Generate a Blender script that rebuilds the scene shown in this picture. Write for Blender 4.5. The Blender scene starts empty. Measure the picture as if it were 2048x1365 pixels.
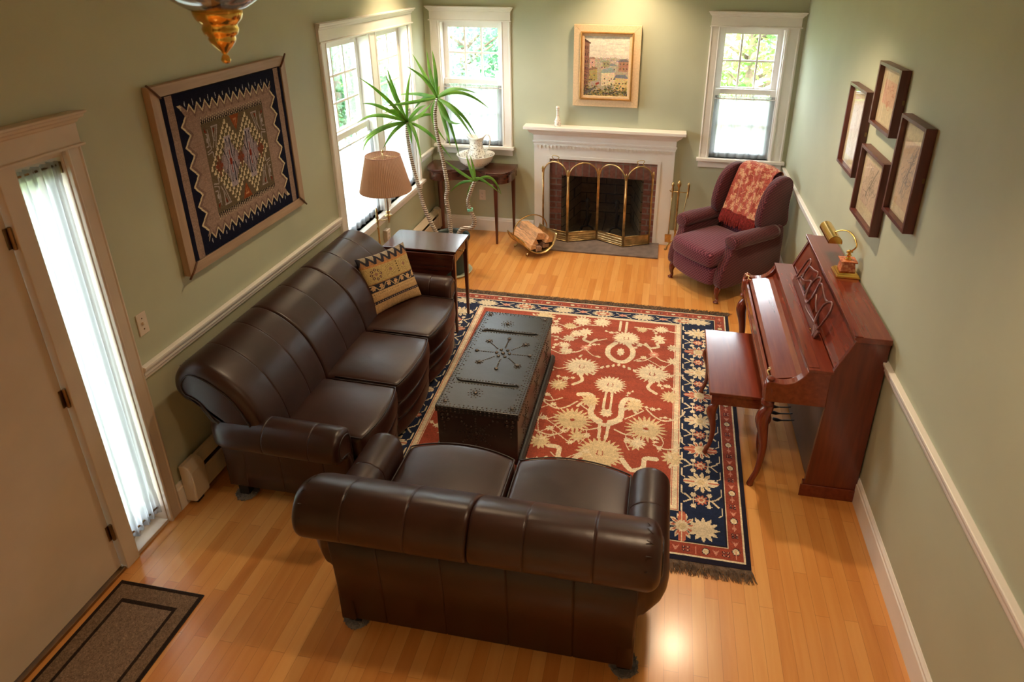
import bpy, bmesh, math, random
import numpy as np
from mathutils import Vector, Matrix

# ------------------------------------------------------------------ camera, world, lights, exposure
SC = bpy.context.scene
COL = SC.collection
PI = math.pi
SC.view_settings.view_transform = 'Standard'
SC.view_settings.look = 'None'
SC.view_settings.exposure = 1.35
SC.view_settings.gamma = 1.0
SC.view_settings.use_curve_mapping = False

def R(d): return math.radians(d)

def make_camera():
    yaw, pitch, roll, f = R(9.9985), R(-22.6772), R(0.4353), 1299.376
    px, py = 76.164, -215.985
    fwd = Vector((-math.sin(yaw)*math.cos(pitch), math.cos(yaw)*math.cos(pitch), math.sin(pitch)))
    rt = Vector((math.cos(yaw), math.sin(yaw), 0)); up = rt.cross(fwd)
    rt2 = rt*math.cos(roll)+up*math.sin(roll); up2 = up*math.cos(roll)-rt*math.sin(roll)
    cd = bpy.data.cameras.new('camera'); cam = bpy.data.objects.new('camera', cd); COL.objects.link(cam)
    m = Matrix((rt2, up2, -fwd)).transposed().to_4x4()
    m.translation = Vector((2.51319, -6.67365, 2.85143)); cam.matrix_world = m
    cd.sensor_fit = 'HORIZONTAL'; cd.sensor_width = 36.0; cd.lens = f*36.0/2048
    cd.shift_x = -px/2048; cd.shift_y = py/2048
    cd.clip_start = 0.05; cd.clip_end = 200
    cd.dof.use_dof = True; cd.dof.focus_distance = 5.2; cd.dof.aperture_fstop = 3.4
    SC.camera = cam
make_camera()

W, ZC, YF = 3.755, 3.05, -9.6      # room width, ceiling height, front wall

world = bpy.data.worlds.new('sky'); SC.world = world; world.use_nodes = True
bg = world.node_tree.nodes['Background']
bg.inputs[0].default_value = (0.84, 0.92, 1.0, 1); bg.inputs[1].default_value = 10.0

def light(name, kind, loc, energy, color, size=0.1, rot=None, **kw):
    l = bpy.data.lights.new(name, kind); l.energy = energy; l.color = color
    if kind == 'AREA': l.size = size
    elif kind in ('POINT', 'SPOT'): l.shadow_soft_size = size
    for k, v in kw.items(): setattr(l, k, v)
    o = bpy.data.objects.new(name, l); COL.objects.link(o); o.location = loc
    if rot: o.rotation_euler = rot
    return o
sun = light('sun', 'SUN', (0, -20, 20), 3.0, (1.0, 0.95, 0.86), rot=(R(42), 0, R(12)))
sun.data.angle = R(1.5)
# sampling portals that fit the window openings (they give no light of their own)
def portal(loc, rot, sx, sy):
    l = bpy.data.lights.new('window_portal', 'AREA'); l.shape = 'RECTANGLE'; l.size = sx; l.size_y = sy
    l.cycles.is_portal = True
    o = bpy.data.objects.new('window_portal', l); COL.objects.link(o); o.location = loc; o.rotation_euler = rot
portal((-0.19, -1.27, 1.5), (0, R(-90), 0), 1.6, 1.66)
portal((0.49, 0.19, 1.64), (R(-90), 0, 0), 0.68, 1.3)
portal((3.28, 0.19, 1.64), (R(-90), 0, 0), 0.64, 1.3)
portal((-0.17, -4.51, 1.07), (0, R(-90), 0), 2.1, 0.22)
WARM = (1.0, 0.74, 0.47)
CANS = [(0.45, -0.95, 44), (2.10, -0.45, 56), (2.95, -2.45, 72), (2.75, -5.0, 42), (1.3, -3.2, 40), (2.0, -8.4, 200)]  # last entry: unseen lamp added behind the camera to warm the loveseat back

# ------------------------------------------------------------------ materials
def lin(c):
    return tuple(((x/255)/12.92 if x/255 <= 0.04045 else ((x/255+0.055)/1.055)**2.4) for x in c)
def rgba(c): return (*lin(c), 1)
MATS = {}
class NT:
    def __init__(s, name):
        s.m = bpy.data.materials.new(name); s.m.use_nodes = True; s.t = s.m.node_tree
        s.b = s.t.nodes['Principled BSDF']; s.out = s.t.nodes['Material Output']
    def n(s, typ, **kw):
        nd = s.t.nodes.new(typ)
        for k, v in kw.items():
            if k.startswith('i_'):
                key = k[2:]
                nd.inputs[int(key) if key.isdigit() else key.replace('_', ' ')].default_value = v
            else: setattr(nd, k, v)
        return nd
    def l(s, a, b): s.t.links.new(a, b)
    def coord(s, scale=(1, 1, 1), rot=(0, 0, 0), kind='Object'):
        tc = s.n('ShaderNodeTexCoord'); mp = s.n('ShaderNodeMapping')
        mp.inputs['Scale'].default_value = scale; mp.inputs['Rotation'].default_value = rot
        s.l(tc.outputs[kind], mp.inputs[0]); return mp.outputs[0]
    def ramp(s, fac, stops):
        r = s.n('ShaderNodeValToRGB'); e = r.color_ramp.elements
        while len(e) > 1: e.remove(e[-1])
        e[0].position = stops[0][0]; e[0].color = rgba(stops[0][1])
        for p, c in stops[1:]:
            q = e.new(p); q.color = rgba(c)
        s.l(fac, r.inputs[0]); return r.outputs[0]
    def bump(s, h, strength, dist=0.002):
        b = s.n('ShaderNodeBump'); b.inputs['Strength'].default_value = strength; b.inputs['Distance'].default_value = dist
        s.l(h, b.inputs['Height']); s.l(b.outputs[0], s.b.inputs['Normal'])
    def set(s, rough=0.5, metal=0.0, coat=0.0, coat_rough=0.1, spec=0.5, sheen=0.0):
        i = s.b.inputs
        i['Roughness'].default_value = rough; i['Metallic'].default_value = metal
        i['Coat Weight'].default_value = coat; i['Coat Roughness'].default_value = coat_rough
        i['Specular IOR Level'].default_value = spec; i['Sheen Weight'].default_value = sheen
def M(name, col, rough=0.5, metal=0.0, vary=0.08, nscale=8.0, bump=0.0, bscale=200.0, bdist=0.001, coat=0.0, spec=0.5, sheen=0.0, stretch=(1, 1, 1)):
    """plain procedural surface: a base colour with soft noise variation and optional fine bump"""
    if name in MATS: return MATS[name]
    t = NT(name); t.set(rough, metal, coat, 0.12, spec, sheen)
    v = t.coord(stretch)
    nz = t.n('ShaderNodeTexNoise'); nz.inputs['Scale'].default_value = nscale; nz.inputs['Detail'].default_value = 4
    t.l(v, nz.inputs['Vector'])
    a = tuple(max(0, c*(1-vary)) for c in col); b = tuple(min(255, c*(1+vary)) for c in col)
    t.l(t.ramp(nz.outputs[0], [(0.3, a), (0.7, b)]), t.b.inputs['Base Color'])
    if bump:
        n2 = t.n('ShaderNodeTexNoise'); n2.inputs['Scale'].default_value = bscale; n2.inputs['Detail'].default_value = 3
        t.l(v, n2.inputs['Vector']); t.bump(n2.outputs[0], bump, bdist)
    MATS[name] = t.m; return t.m
def wood(name, dark, light_, axis='y', rough=0.3, coat=0.3, scale=1.0, spec=0.5):
    if name in MATS: return MATS[name]
    t = NT(name); t.set(rough, 0, coat, 0.12, spec)
    st = {'x': (1.2, 14, 14), 'y': (14, 1.2, 14), 'z': (14, 14, 1.2)}[axis]
    v = t.coord(tuple(q*scale for q in st))
    nz = t.n('ShaderNodeTexNoise'); nz.inputs['Scale'].default_value = 2.6; nz.inputs['Detail'].default_value = 7; nz.inputs['Distortion'].default_value = 0.25
    t.l(v, nz.inputs['Vector'])
    t.l(t.ramp(nz.outputs[0], [(0.28, dark), (0.52, tuple((a+b)/2 for a, b in zip(dark, light_))), (0.75, light_)]), t.b.inputs['Base Color'])
    t.bump(nz.outputs[0], 0.06, 0.001)
    MATS[name] = t.m; return t.m
def colmat(name, rough=0.9, bump=0.3, bscale=500, bdist=0.0015, spec=0.2, gloss=None, sheen=0.0, vary=0.12, nscale=60):
    """surface whose design is woven or painted into the mesh as face colours"""
    if name in MATS: return MATS[name]
    t = NT(name); t.set(rough, 0, 0, 0.1, spec, sheen)
    a = t.n('ShaderNodeVertexColor'); a.layer_name = 'design'
    nz = t.n('ShaderNodeTexNoise'); nz.inputs['Scale'].default_value = nscale; nz.inputs['Detail'].default_value = 3
    v = t.coord(); t.l(v, nz.inputs['Vector'])
    mr = t.n('ShaderNodeMapRange'); mr.inputs['To Min'].default_value = 1-vary; mr.inputs['To Max'].default_value = 1+vary
    mr.inputs['From Min'].default_value = 0.3; mr.inputs['From Max'].default_value = 0.7
    t.l(nz.outputs[0], mr.inputs[0])
    mx = t.n('ShaderNodeVectorMath', operation='SCALE'); t.l(a.outputs[0], mx.inputs[0]); t.l(mr.outputs[0], mx.inputs['Scale'])
    t.l(mx.outputs[0], t.b.inputs['Base Color'])
    n2 = t.n('ShaderNodeTexNoise'); n2.inputs['Scale'].default_value = bscale; t.l(v, n2.inputs['Vector']); t.bump(n2.outputs[0], bump, bdist)
    MATS[name] = t.m; return t.m

def floor_mat():
    t = NT('maple_strip_floor'); t.set(0.30, 0, 0.35, 0.17, 0.45)
    v = t.coord((1, 1, 1), (0, 0, R(90)))
    br = t.n('ShaderNodeTexBrick'); br.offset = 0.37; br.offset_frequency = 2; br.squash = 1.0
    br.inputs['Scale'].default_value = 1.0; br.inputs['Brick Width'].default_value = 0.62; br.inputs['Row Height'].default_value = 0.064
    br.inputs['Mortar Size'].default_value = 0.0007; br.inputs['Mortar Smooth'].default_value = 0.4; br.inputs['Bias'].default_value = 0.0
    br.inputs['Color1'].default_value = (0, 0, 0, 1); br.inputs['Color2'].default_value = (1, 1, 1, 1); br.inputs['Mortar'].default_value = (0.5, 0.5, 0.5, 1)
    t.l(v, br.inputs['Vector'])
    v2 = t.coord((12, 1.0, 1))
    nz = t.n('ShaderNodeTexNoise'); nz.inputs['Scale'].default_value = 2.5; nz.inputs['Detail'].default_value = 6; nz.inputs['Distortion'].default_value = 0.8
    t.l(v2, nz.inputs['Vector'])
    v3 = t.coord((17.5, 1.1, 1)); wn = t.n('ShaderNodeTexNoise'); wn.inputs['Scale'].default_value = 1.0; t.l(v3, wn.inputs['Vector'])
    m1 = t.n('ShaderNodeMath', operation='MULTIPLY'); m1.inputs[1].default_value = 0.50; t.l(br.outputs['Color'], m1.inputs[0])
    m2 = t.n('ShaderNodeMath', operation='MULTIPLY_ADD'); m2.inputs[1].default_value = 0.45; t.l(nz.outputs[0], m2.inputs[0]); t.l(m1.outputs[0], m2.inputs[2])
    m3 = t.n('ShaderNodeMath', operation='MULTIPLY_ADD'); m3.inputs[1].default_value = 0.35; t.l(wn.outputs[0], m3.inputs[0]); t.l(m2.outputs[0], m3.inputs[2])
    base = t.ramp(m3.outputs[0], [(0.28, (188, 118, 56)), (0.60, (206, 140, 72)), (0.95, (218, 160, 92))])
    mx = t.n('ShaderNodeMix', data_type='RGBA'); t.l(br.outputs['Fac'], mx.inputs['Factor']); t.l(base, mx.inputs['A']); mx.inputs['B'].default_value = rgba((140, 86, 42))
    t.l(mx.outputs['Result'], t.b.inputs['Base Color'])
    t.bump(br.outputs['Fac'], -0.25, 0.001)
    return t.m
def leather(name, a, b):
    t = NT(name); t.set(0.36, 0, 0.0, 0.2, 0.5)
    v = t.coord()
    nz = t.n('ShaderNodeTexNoise'); nz.inputs['Scale'].default_value = 5; nz.inputs['Detail'].default_value = 5; t.l(v, nz.inputs['Vector'])
    t.l(t.ramp(nz.outputs[0], [(0.3, a), (0.7, b)]), t.b.inputs['Base Color'])
    vo = t.n('ShaderNodeTexVoronoi'); vo.inputs['Scale'].default_value = 420; t.l(v, vo.inputs['Vector'])
    n2 = t.n('ShaderNodeTexNoise'); n2.inputs['Scale'].default_value = 14; n2.inputs['Detail'].default_value = 4; t.l(v, n2.inputs['Vector'])
    ad = t.n('ShaderNodeMath', operation='MULTIPLY_ADD'); ad.inputs[1].default_value = 0.12; t.l(vo.outputs[0], ad.inputs[0]); t.l(n2.outputs[0], ad.inputs[2])
    t.bump(ad.outputs[0], 0.35, 0.003)
    mr = t.n('ShaderNodeMapRange'); mr.inputs['To Min'].default_value = 0.29; mr.inputs['To Max'].default_value = 0.41; t.l(nz.outputs[0], mr.inputs[0]); t.l(mr.outputs[0], t.b.inputs['Roughness'])
    return t.m
def lattice_fabric(name, ca, cb, k=230):
    """woven upholstery with a small raised diamond lattice"""
    t = NT(name); t.set(0.75, 0, 0, 0.1, 0.25, 0.25)
    tc = t.n('ShaderNodeTexCoord'); sp = t.n('ShaderNodeSeparateXYZ'); t.l(tc.outputs['Object'], sp.inputs[0])
    def mth(op, a, b=None, c=None):
        m = t.n('ShaderNodeMath', operation=op)
        for i, q in enumerate((a, b, c)):
            if q is None: continue
            if isinstance(q, (int, float)): m.inputs[i].default_value = q
            else: t.l(q, m.inputs[i])
        return m.outputs[0]
    x, y, z = sp.outputs
    p = mth('MULTIPLY_ADD', x, 0.55, y); q = mth('MULTIPLY_ADD', x, 0.85, z)
    u = mth('ADD', p, q); v = mth('SUBTRACT', p, q)
    su = mth('ABSOLUTE', mth('SINE', mth('MULTIPLY', u, k/2))); sv = mth('ABSOLUTE', mth('SINE', mth('MULTIPLY', v, k/2)))
    d = mth('MINIMUM', su, sv)
    t.l(t.ramp(d, [(0.12, ca), (0.34, cb)]), t.b.inputs['Base Color'])
    t.bump(d, -0.25, 0.001)
    return t.m
def brick_mat(name, c1, c2, mortar, w, h, ms, rot=(R(90), 0, 0), offset=0.5):
    t = NT(name); t.set(0.85)
    v = t.coord((1, 1, 1), rot)
    br = t.n('ShaderNodeTexBrick'); br.offset = offset
    br.inputs['Scale'].default_value = 1; br.inputs['Brick Width'].default_value = w; br.inputs['Row Height'].default_value = h
    br.inputs['Mortar Size'].default_value = ms; br.inputs['Mortar Smooth'].default_value = 0.5
    br.inputs['Color1'].default_value = rgba(c1); br.inputs['Color2'].default_value = rgba(c2); br.inputs['Mortar'].default_value = rgba(mortar)
    t.l(v, br.inputs['Vector'])
    nz = t.n('ShaderNodeTexNoise'); nz.inputs['Scale'].default_value = 30; nz.inputs['Detail'].default_value = 5; t.l(v, nz.inputs['Vector'])
    mr = t.n('ShaderNodeMapRange'); mr.inputs['To Min'].default_value = 0.4; mr.inputs['To Max'].default_value = 1.6; t.l(nz.outputs[0], mr.inputs[0])
    mx = t.n('ShaderNodeVectorMath', operation='SCALE'); t.l(br.outputs['Color'], mx.inputs[0]); t.l(mr.outputs[0], mx.inputs['Scale'])
    t.l(mx.outputs[0], t.b.inputs['Base Color']); t.bump(br.outputs['Fac'], -0.6, 0.004)
    return t.m
def sheer_mat():
    t = NT('sheer_voile'); tr = t.n('ShaderNodeBsdfTransparent'); tl = t.n('ShaderNodeBsdfTranslucent'); df = t.n('ShaderNodeBsdfDiffuse')
    tl.inputs[0].default_value = (0.31, 0.325, 0.335, 1); df.inputs[0].default_value = (0.72, 0.73, 0.74, 1)
    v = t.coord((1, 1, 1)); w = t.n('ShaderNodeTexNoise'); w.inputs['Scale'].default_value = 350; t.l(v, w.inputs['Vector'])
    m1 = t.n('ShaderNodeMixShader'); m1.inputs[0].default_value = 0.30; t.l(tl.outputs[0], m1.inputs[1]); t.l(df.outputs[0], m1.inputs[2])
    mr = t.n('ShaderNodeMapRange'); mr.inputs['To Min'].default_value = 0.88; mr.inputs['To Max'].default_value = 0.97; t.l(w.outputs[0], mr.inputs[0])
    m2 = t.n('ShaderNodeMixShader'); t.l(mr.outputs[0], m2.inputs[0]); t.l(tr.outputs[0], m2.inputs[1]); t.l(m1.outputs[0], m2.inputs[2])
    t.l(m2.outputs[0], t.out.inputs[0]); return t.m
def glass_mat(name='window_glass', tint=(0.97, 0.99, 0.98), refl=0.08):
    t = NT(name); tr = t.n('ShaderNodeBsdfTransparent'); tr.inputs[0].default_value = (*tint, 1)
    gl = t.n('ShaderNodeBsdfGlossy'); gl.inputs['Roughness'].default_value = 0.02
    lw = t.n('ShaderNodeLayerWeight'); lw.inputs[0].default_value = 0.35
    mr = t.n('ShaderNodeMapRange'); mr.inputs['To Min'].default_value = refl*0.5; mr.inputs['To Max'].default_value = min(1, refl*8); t.l(lw.outputs['Facing'], mr.inputs[0])
    mx = t.n('ShaderNodeMixShader'); t.l(mr.outputs[0], mx.inputs[0]); t.l(tr.outputs[0], mx.inputs[1]); t.l(gl.outputs[0], mx.inputs[2]); t.l(mx.outputs[0], t.out.inputs[0]); return t.m
def emit_mat(name, col, strength):
    t = NT(name); t.b.inputs['Emission Color'].default_value = rgba(col); t.b.inputs['Emission Strength'].default_value = strength
    t.b.inputs['Base Color'].default_value = rgba(col); return t.m
def leaf_mat(name, a, b, scale=3.0, trans=0.45):
    t = NT(name); t.set(0.45, 0, 0, 0.1, 0.4)
    v = t.coord(); nz = t.n('ShaderNodeTexNoise'); nz.inputs['Scale'].default_value = scale; nz.inputs['Detail'].default_value = 4; t.l(v, nz.inputs['Vector'])
    c = t.ramp(nz.outputs[0], [(0.3, a), (0.7, b)]); t.l(c, t.b.inputs['Base Color'])
    tl = t.n('ShaderNodeBsdfTranslucent'); t.l(c, tl.inputs[0])
    mx = t.n('ShaderNodeMixShader'); mx.inputs[0].default_value = trans; t.l(t.b.outputs[0], mx.inputs[1]); t.l(tl.outputs[0], mx.inputs[2]); t.l(mx.outputs[0], t.out.inputs[0]); return t.m

mWALL = M('sage_wall_paint', (186, 189, 165), 0.62, vary=0.015, nscale=3, bump=0.12, bscale=260, bdist=0.0006, spec=0.35)
mTRIM = M('white_trim_paint', (238, 233, 228), 0.38, vary=0.012, nscale=6, bump=0.03, bscale=90)
mDOOR = M('cream_door_paint', (206, 190, 172), 0.5, vary=0.02, nscale=5, bump=0.2, bscale=320, bdist=0.0006)
mCEIL = M('ceiling_paint', (228, 224, 214), 0.8, vary=0.01)
mFLOOR = floor_mat()
mLEATHER = leather('dark_brown_leather', (38, 18, 13), (53, 26, 19))
mPIPING = M('leather_piping', (36, 22, 18), 0.4)
mMAHOG = wood('mahogany', (98, 36, 22), (126, 54, 34), 'y', 0.24, 0.5)
mMAHOGZ = wood('mahogany_upright', (86, 30, 18), (110, 42, 26), 'z', 0.26, 0.5)
mDARKW = wood('dark_walnut', (52, 24, 17), (92, 44, 30), 'x', 0.22, 0.55)
mDARKZ = wood('dark_walnut_upright', (58, 26, 18), (100, 48, 32), 'z', 0.28, 0.4)
mFRAME = wood('picture_frame_mahogany', (70, 30, 26), (104, 48, 40), 'z', 0.35, 0.2)
mBRASS = M('aged_brass', (186, 148, 84), 0.3, 1.0, vary=0.12, nscale=20)
mBRASSD = M('dull_antique_brass', (196, 170, 120), 0.36, 1.0, vary=0.18, nscale=14)
mGOLD = M('polished_brass', (226, 180, 92), 0.14, 1.0, vary=0.05)
mDKBRASS = M('dark_bronze', (134, 108, 76), 0.4, 1.0, vary=0.15)
mBLACK = M('black_iron', (28, 27, 27), 0.55, 0.3)
mSHEER = sheer_mat()
mGLASS = glass_mat()
mPORC = M('white_porcelain', (236, 232, 224), 0.12, coat=0.6, vary=0.01)
mPLATE = M('switch_plate_plastic', (222, 208, 192), 0.4, vary=0.01)
mHEAT = M('baseboard_heater_enamel', (206, 190, 168), 0.42, vary=0.02)
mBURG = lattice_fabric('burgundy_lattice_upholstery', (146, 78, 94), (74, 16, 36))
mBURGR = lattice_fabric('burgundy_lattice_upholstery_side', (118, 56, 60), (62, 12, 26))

# ------------------------------------------------------------------ mesh builder
class B:
    def __init__(s): s.v = []; s.f = []
    def add(s, vs, fs):
        o = len(s.v); s.v += [tuple(q) for q in vs]; s.f += [tuple(i+o for i in f) for f in fs]; return s
    def box(s, x0, x1, y0, y1, z0, z1):
        return s.add([(x0, y0, z0), (x1, y0, z0), (x1, y1, z0), (x0, y1, z0), (x0, y0, z1), (x1, y0, z1), (x1, y1, z1), (x0, y1, z1)],
                     [(0, 3, 2, 1), (4, 5, 6, 7), (0, 1, 5, 4), (1, 2, 6, 5), (2, 3, 7, 6), (3, 0, 4, 7)])
    def loft(s, rings, cap=True, closed=True):
        n = len(rings[0]); vs = [p for r in rings for p in r]; fs = []
        for i in range(len(rings)-1):
            for j in range(n if closed else n-1):
                k = (j+1) % n
                fs.append((i*n+j, i*n+k, (i+1)*n+k, (i+1)*n+j))
        if cap:
            fs.append(tuple(reversed(range(n)))); fs.append(tuple((len(rings)-1)*n+j for j in range(n)))
        return s.add(vs, fs)
    def prism(s, poly, axis, a, b):
        def P(p, t):
            return {'x': (t, p[0], p[1]), 'y': (p[0], t, p[1]), 'z': (p[0], p[1], t)}[axis]
        return s.loft([[P(p, a) for p in poly], [P(p, b) for p in poly]])
    def lathe(s, prof, c=(0, 0, 0), n=24, axis='z', rib=0, ribk=0):
        rings = []
        for r, h in prof:
            ring = []
            for i in range(n):
                a = 2*PI*i/n; rr = r*(1+rib*(1 if (i % 2) else -1)) if rib else r
                x, y = rr*math.cos(a), rr*math.sin(a)
                ring.append({'z': (c[0]+x, c[1]+y, c[2]+h), 'y': (c[0]+x, c[1]+h, c[2]+y), 'x': (c[0]+h, c[1]+x, c[2]+y)}[axis])
            rings.append(ring)
        return s.loft(rings)
    def tube(s, pts, r, n=8, closed=False, cap=True, flat=1.0):
        P = [Vector(p) for p in pts]; m = len(P)
        rr = r if isinstance(r, (list, tuple)) else [r]*m
        T = []
        for i in range(m):
            if closed: t = P[(i+1) % m]-P[(i-1) % m]
            else: t = P[min(i+1, m-1)]-P[max(i-1, 0)]
            T.append(t.normalized() if t.length > 1e-9 else Vector((0, 0, 1)))
        up = Vector((0, 0, 1)) if abs(T[0].z) < 0.9 else Vector((1, 0, 0))
        u = T[0].cross(up).normalized(); rings = []
        for i in range(m):
            u = (u-T[i]*u.dot(T[i])); u = u.normalized() if u.length > 1e-6 else T[i].orthogonal().normalized()
            w = T[i].cross(u)
            rings.append([tuple(P[i]+u*(rr[i]*math.cos(2*PI*k/n))+w*(rr[i]*flat*math.sin(2*PI*k/n))) for k in range(n)])
        if closed: rings.append(rings[0])
        return s.loft(rings, cap=cap and not closed)
    def sphere(s, c, r, n=12, m=8, sc=(1, 1, 1)):
        rings = []
        for j in range(m+1):
            a = -PI/2+PI*j/m; rad = max(math.cos(a), 0.001)*r
            rings.append([(c[0]+sc[0]*rad*math.cos(2*PI*i/n), c[1]+sc[1]*rad*math.sin(2*PI*i/n), c[2]+sc[2]*r*math.sin(a)) for i in range(n)])
        return s.loft(rings)
    def grid(s, fn, nu, nv, u0=0., u1=1., v0=0., v1=1.):
        vs = [fn(u0+(u1-u0)*i/nu, v0+(v1-v0)*j/nv) for i in range(nu+1) for j in range(nv+1)]
        fs = [(i*(nv+1)+j, (i+1)*(nv+1)+j, (i+1)*(nv+1)+j+1, i*(nv+1)+j+1) for i in range(nu) for j in range(nv)]
        return s.add(vs, fs)
    def rbox(s, c, h, r, n=8, warp=None, k=4):
        """rounded box, densely gridded so it can be warped into cushions"""
        ax = []
        for d in range(3):
            H, rr = h[d], min(r, h[d]*0.98)
            a = [-H+rr*(1-math.cos(i/k*PI/2)) for i in range(k)]
            nn = n if isinstance(n, int) else n[d]
            b = [-H+rr+(2*(H-rr))*i/nn for i in range(nn+1)]
            a = a+b+[-q for q in reversed(a)]; ax.append(a)
        def pt(p):
            q = [max(-(h[d]-min(r, h[d]*.98)), min(h[d]-min(r, h[d]*.98), p[d])) for d in range(3)]
            dv = Vector([p[d]-q[d] for d in range(3)])
            if dv.length > 1e-9:
                m = min(r, min(h)*.98); e = dv.normalized()
                p = [q[d]+e[d]*min(r, h[d]*.98) for d in range(3)]
            p = (c[0]+p[0], c[1]+p[1], c[2]+p[2])
            return warp(p) if warp else p
        for d in range(3):
            a, b = [(1, 2), (2, 0), (0, 1)][d]
            for sg in (-1, 1):
                vs = []; A, Bx = ax[a], ax[b]
                for ua in A:
                    for ub in Bx:
                        p = [0, 0, 0]; p[d] = sg*h[d]; p[a] = ua; p[b] = ub; vs.append(pt(p))
                nb = len(Bx); fs = []
                for i in range(len(A)-1):
                    for j in range(nb-1):
                        f = (i*nb+j, (i+1)*nb+j, (i+1)*nb+j+1, i*nb+j+1)
                        fs.append(f if sg > 0 else f[::-1])
                s.add(vs, fs)
        return s
    def move(s, f): s.v = [tuple(f(p)) for p in s.v]; return s

def inset(ring, d):
    """move every point of a closed 2D ring (counter-clockwise) inward by d"""
    n = len(ring); out = []
    for i in range(n):
        a, b, c = ring[i-1], ring[i], ring[(i+1) % n]
        e1 = (b[0]-a[0], b[1]-a[1]); e2 = (c[0]-b[0], c[1]-b[1])
        l1 = math.hypot(*e1) or 1e-9; l2 = math.hypot(*e2) or 1e-9
        nx = -e1[1]/l1-e2[1]/l2; ny = e1[0]/l1+e2[0]/l2; l = math.hypot(nx, ny) or 1e-9
        out.append((b[0]+nx/l*d, b[1]+ny/l*d))
    return out
def ccw(ring):
    a = sum(ring[i-1][0]*ring[i][1]-ring[i][0]*ring[i-1][1] for i in range(len(ring)))
    return ring if a > 0 else ring[::-1]
def spline(pts, n=6, closed=False):
    """Catmull-Rom through the points"""
    out = []; m = len(pts); D = len(pts[0])
    rng = m if closed else m-1
    for i in range(rng):
        g = lambda k: pts[k % m] if closed else pts[max(0, min(m-1, k))]
        p0, p1, p2, p3 = g(i-1), g(i), g(i+1), g(i+2)
        for j in range(n):
            t = j/n
            out.append(tuple(0.5*((2*p1[d])+(-p0[d]+p2[d])*t+(2*p0[d]-5*p1[d]+4*p2[d]-p3[d])*t*t+(-p0[d]+3*p1[d]-3*p2[d]+p3[d])*t**3) for d in range(D)))
    if not closed: out.append(tuple(pts[-1]))
    return out

def obj(name, b, m, parent=None, smooth=True, bevel=0.0, merge=False, origin=None, label=None, world=False, seg=2, kind=None):
    """link the builder's shapes as ONE mesh object"""
    o0 = Vector(origin) if origin is not None else Vector((0, 0, 0))
    if world and parent is not None: o0 = Vector(parent.location)
    me = bpy.data.meshes.new(name)
    me.from_pydata([tuple(Vector(p)-o0) for p in b.v], [], b.f)
    bm = bmesh.new(); bm.from_mesh(me)
    if merge: bmesh.ops.remove_doubles(bm, verts=bm.verts, dist=1e-5)
    bmesh.ops.recalc_face_normals(bm, faces=bm.faces); bm.to_mesh(me); bm.free()
    if smooth: me.polygons.foreach_set('use_smooth', [True]*len(me.polygons))
    me.materials.append(m)
    o = bpy.data.objects.new(name, me); COL.objects.link(o)
    if parent is not None: o.parent = parent
    elif origin is not None: o.location = o0
    if bevel:
        md = o.modifiers.new('bevel', 'BEVEL'); md.width = bevel; md.segments = seg; md.limit_method = 'ANGLE'; md.angle_limit = R(38)
    if label: o['label'] = label
    if kind: o['kind'] = kind
    return o
def thing(name, label, cat, loc=(0, 0, 0), rz=0.0, group=None):
    o = bpy.data.objects.new(name, None); o.empty_display_size = 0.1; COL.objects.link(o)
    o.location = loc; o.rotation_euler = (0, 0, rz); return tag(o, label, cat, group)
def tag(o, label, cat, group=None):
    o['label'] = label; o['category'] = cat
    if group: o['group'] = group
    return o
def struct(name, b, m, parent=None, **kw):
    kw.setdefault('smooth', False)
    o = obj(name, b, m, parent, **kw)
    if parent is None: o['kind'] = 'structure'
    return o
def painted(name, rgb, mapf, m, parent, back=None, origin=None):
    """a gridded sheet whose faces carry the colours of the array rgb[H][W][3] (row 0 at v=0)"""
    H, Wd = rgb.shape[:2]
    uu = np.linspace(0, 1, Wd+1); vv = np.linspace(0, 1, H+1)
    co = np.array([[mapf(u, v) for u in uu] for v in vv], dtype=np.float32).reshape(-1, 3) if not getattr(mapf, 'vec', False) else mapf(uu, vv).reshape(-1, 3).astype(np.float32)
    if origin is not None: co = co-np.array(origin, dtype=np.float32)
    idx = np.arange((H+1)*(Wd+1)).reshape(H+1, Wd+1)
    q = np.stack([idx[:-1, :-1], idx[:-1, 1:], idx[1:, 1:], idx[1:, :-1]], -1).reshape(-1, 4)
    me = bpy.data.meshes.new(name); me.vertices.add(len(co)); me.vertices.foreach_set('co', co.ravel())
    me.loops.add(len(q)*4); me.loops.foreach_set('vertex_index', q.ravel().astype(np.int32))
    me.polygons.add(len(q)); me.polygons.foreach_set('loop_start', np.arange(0, len(q)*4, 4, dtype=np.int32))
    me.update(calc_edges=True); me.validate()
    c = rgb.reshape(-1, 3)/255.0; c = np.where(c <= 0.04045, c/12.92, ((c+0.055)/1.055)**2.4)
    c4 = np.concatenate([c, np.ones((len(c), 1))], 1); c4 = np.repeat(c4, 4, 0).astype(np.float32)
    at = me.color_attributes.new('design', 'FLOAT_COLOR', 'CORNER'); at.data.foreach_set('color', c4.ravel())
    me.polygons.foreach_set('use_smooth', [True]*len(me.polygons))
    me.materials.append(m); o = bpy.data.objects.new(name, me); COL.objects.link(o)
    if parent is not None: o.parent = parent
    elif origin is not None: o.location = origin
    return o

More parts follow.
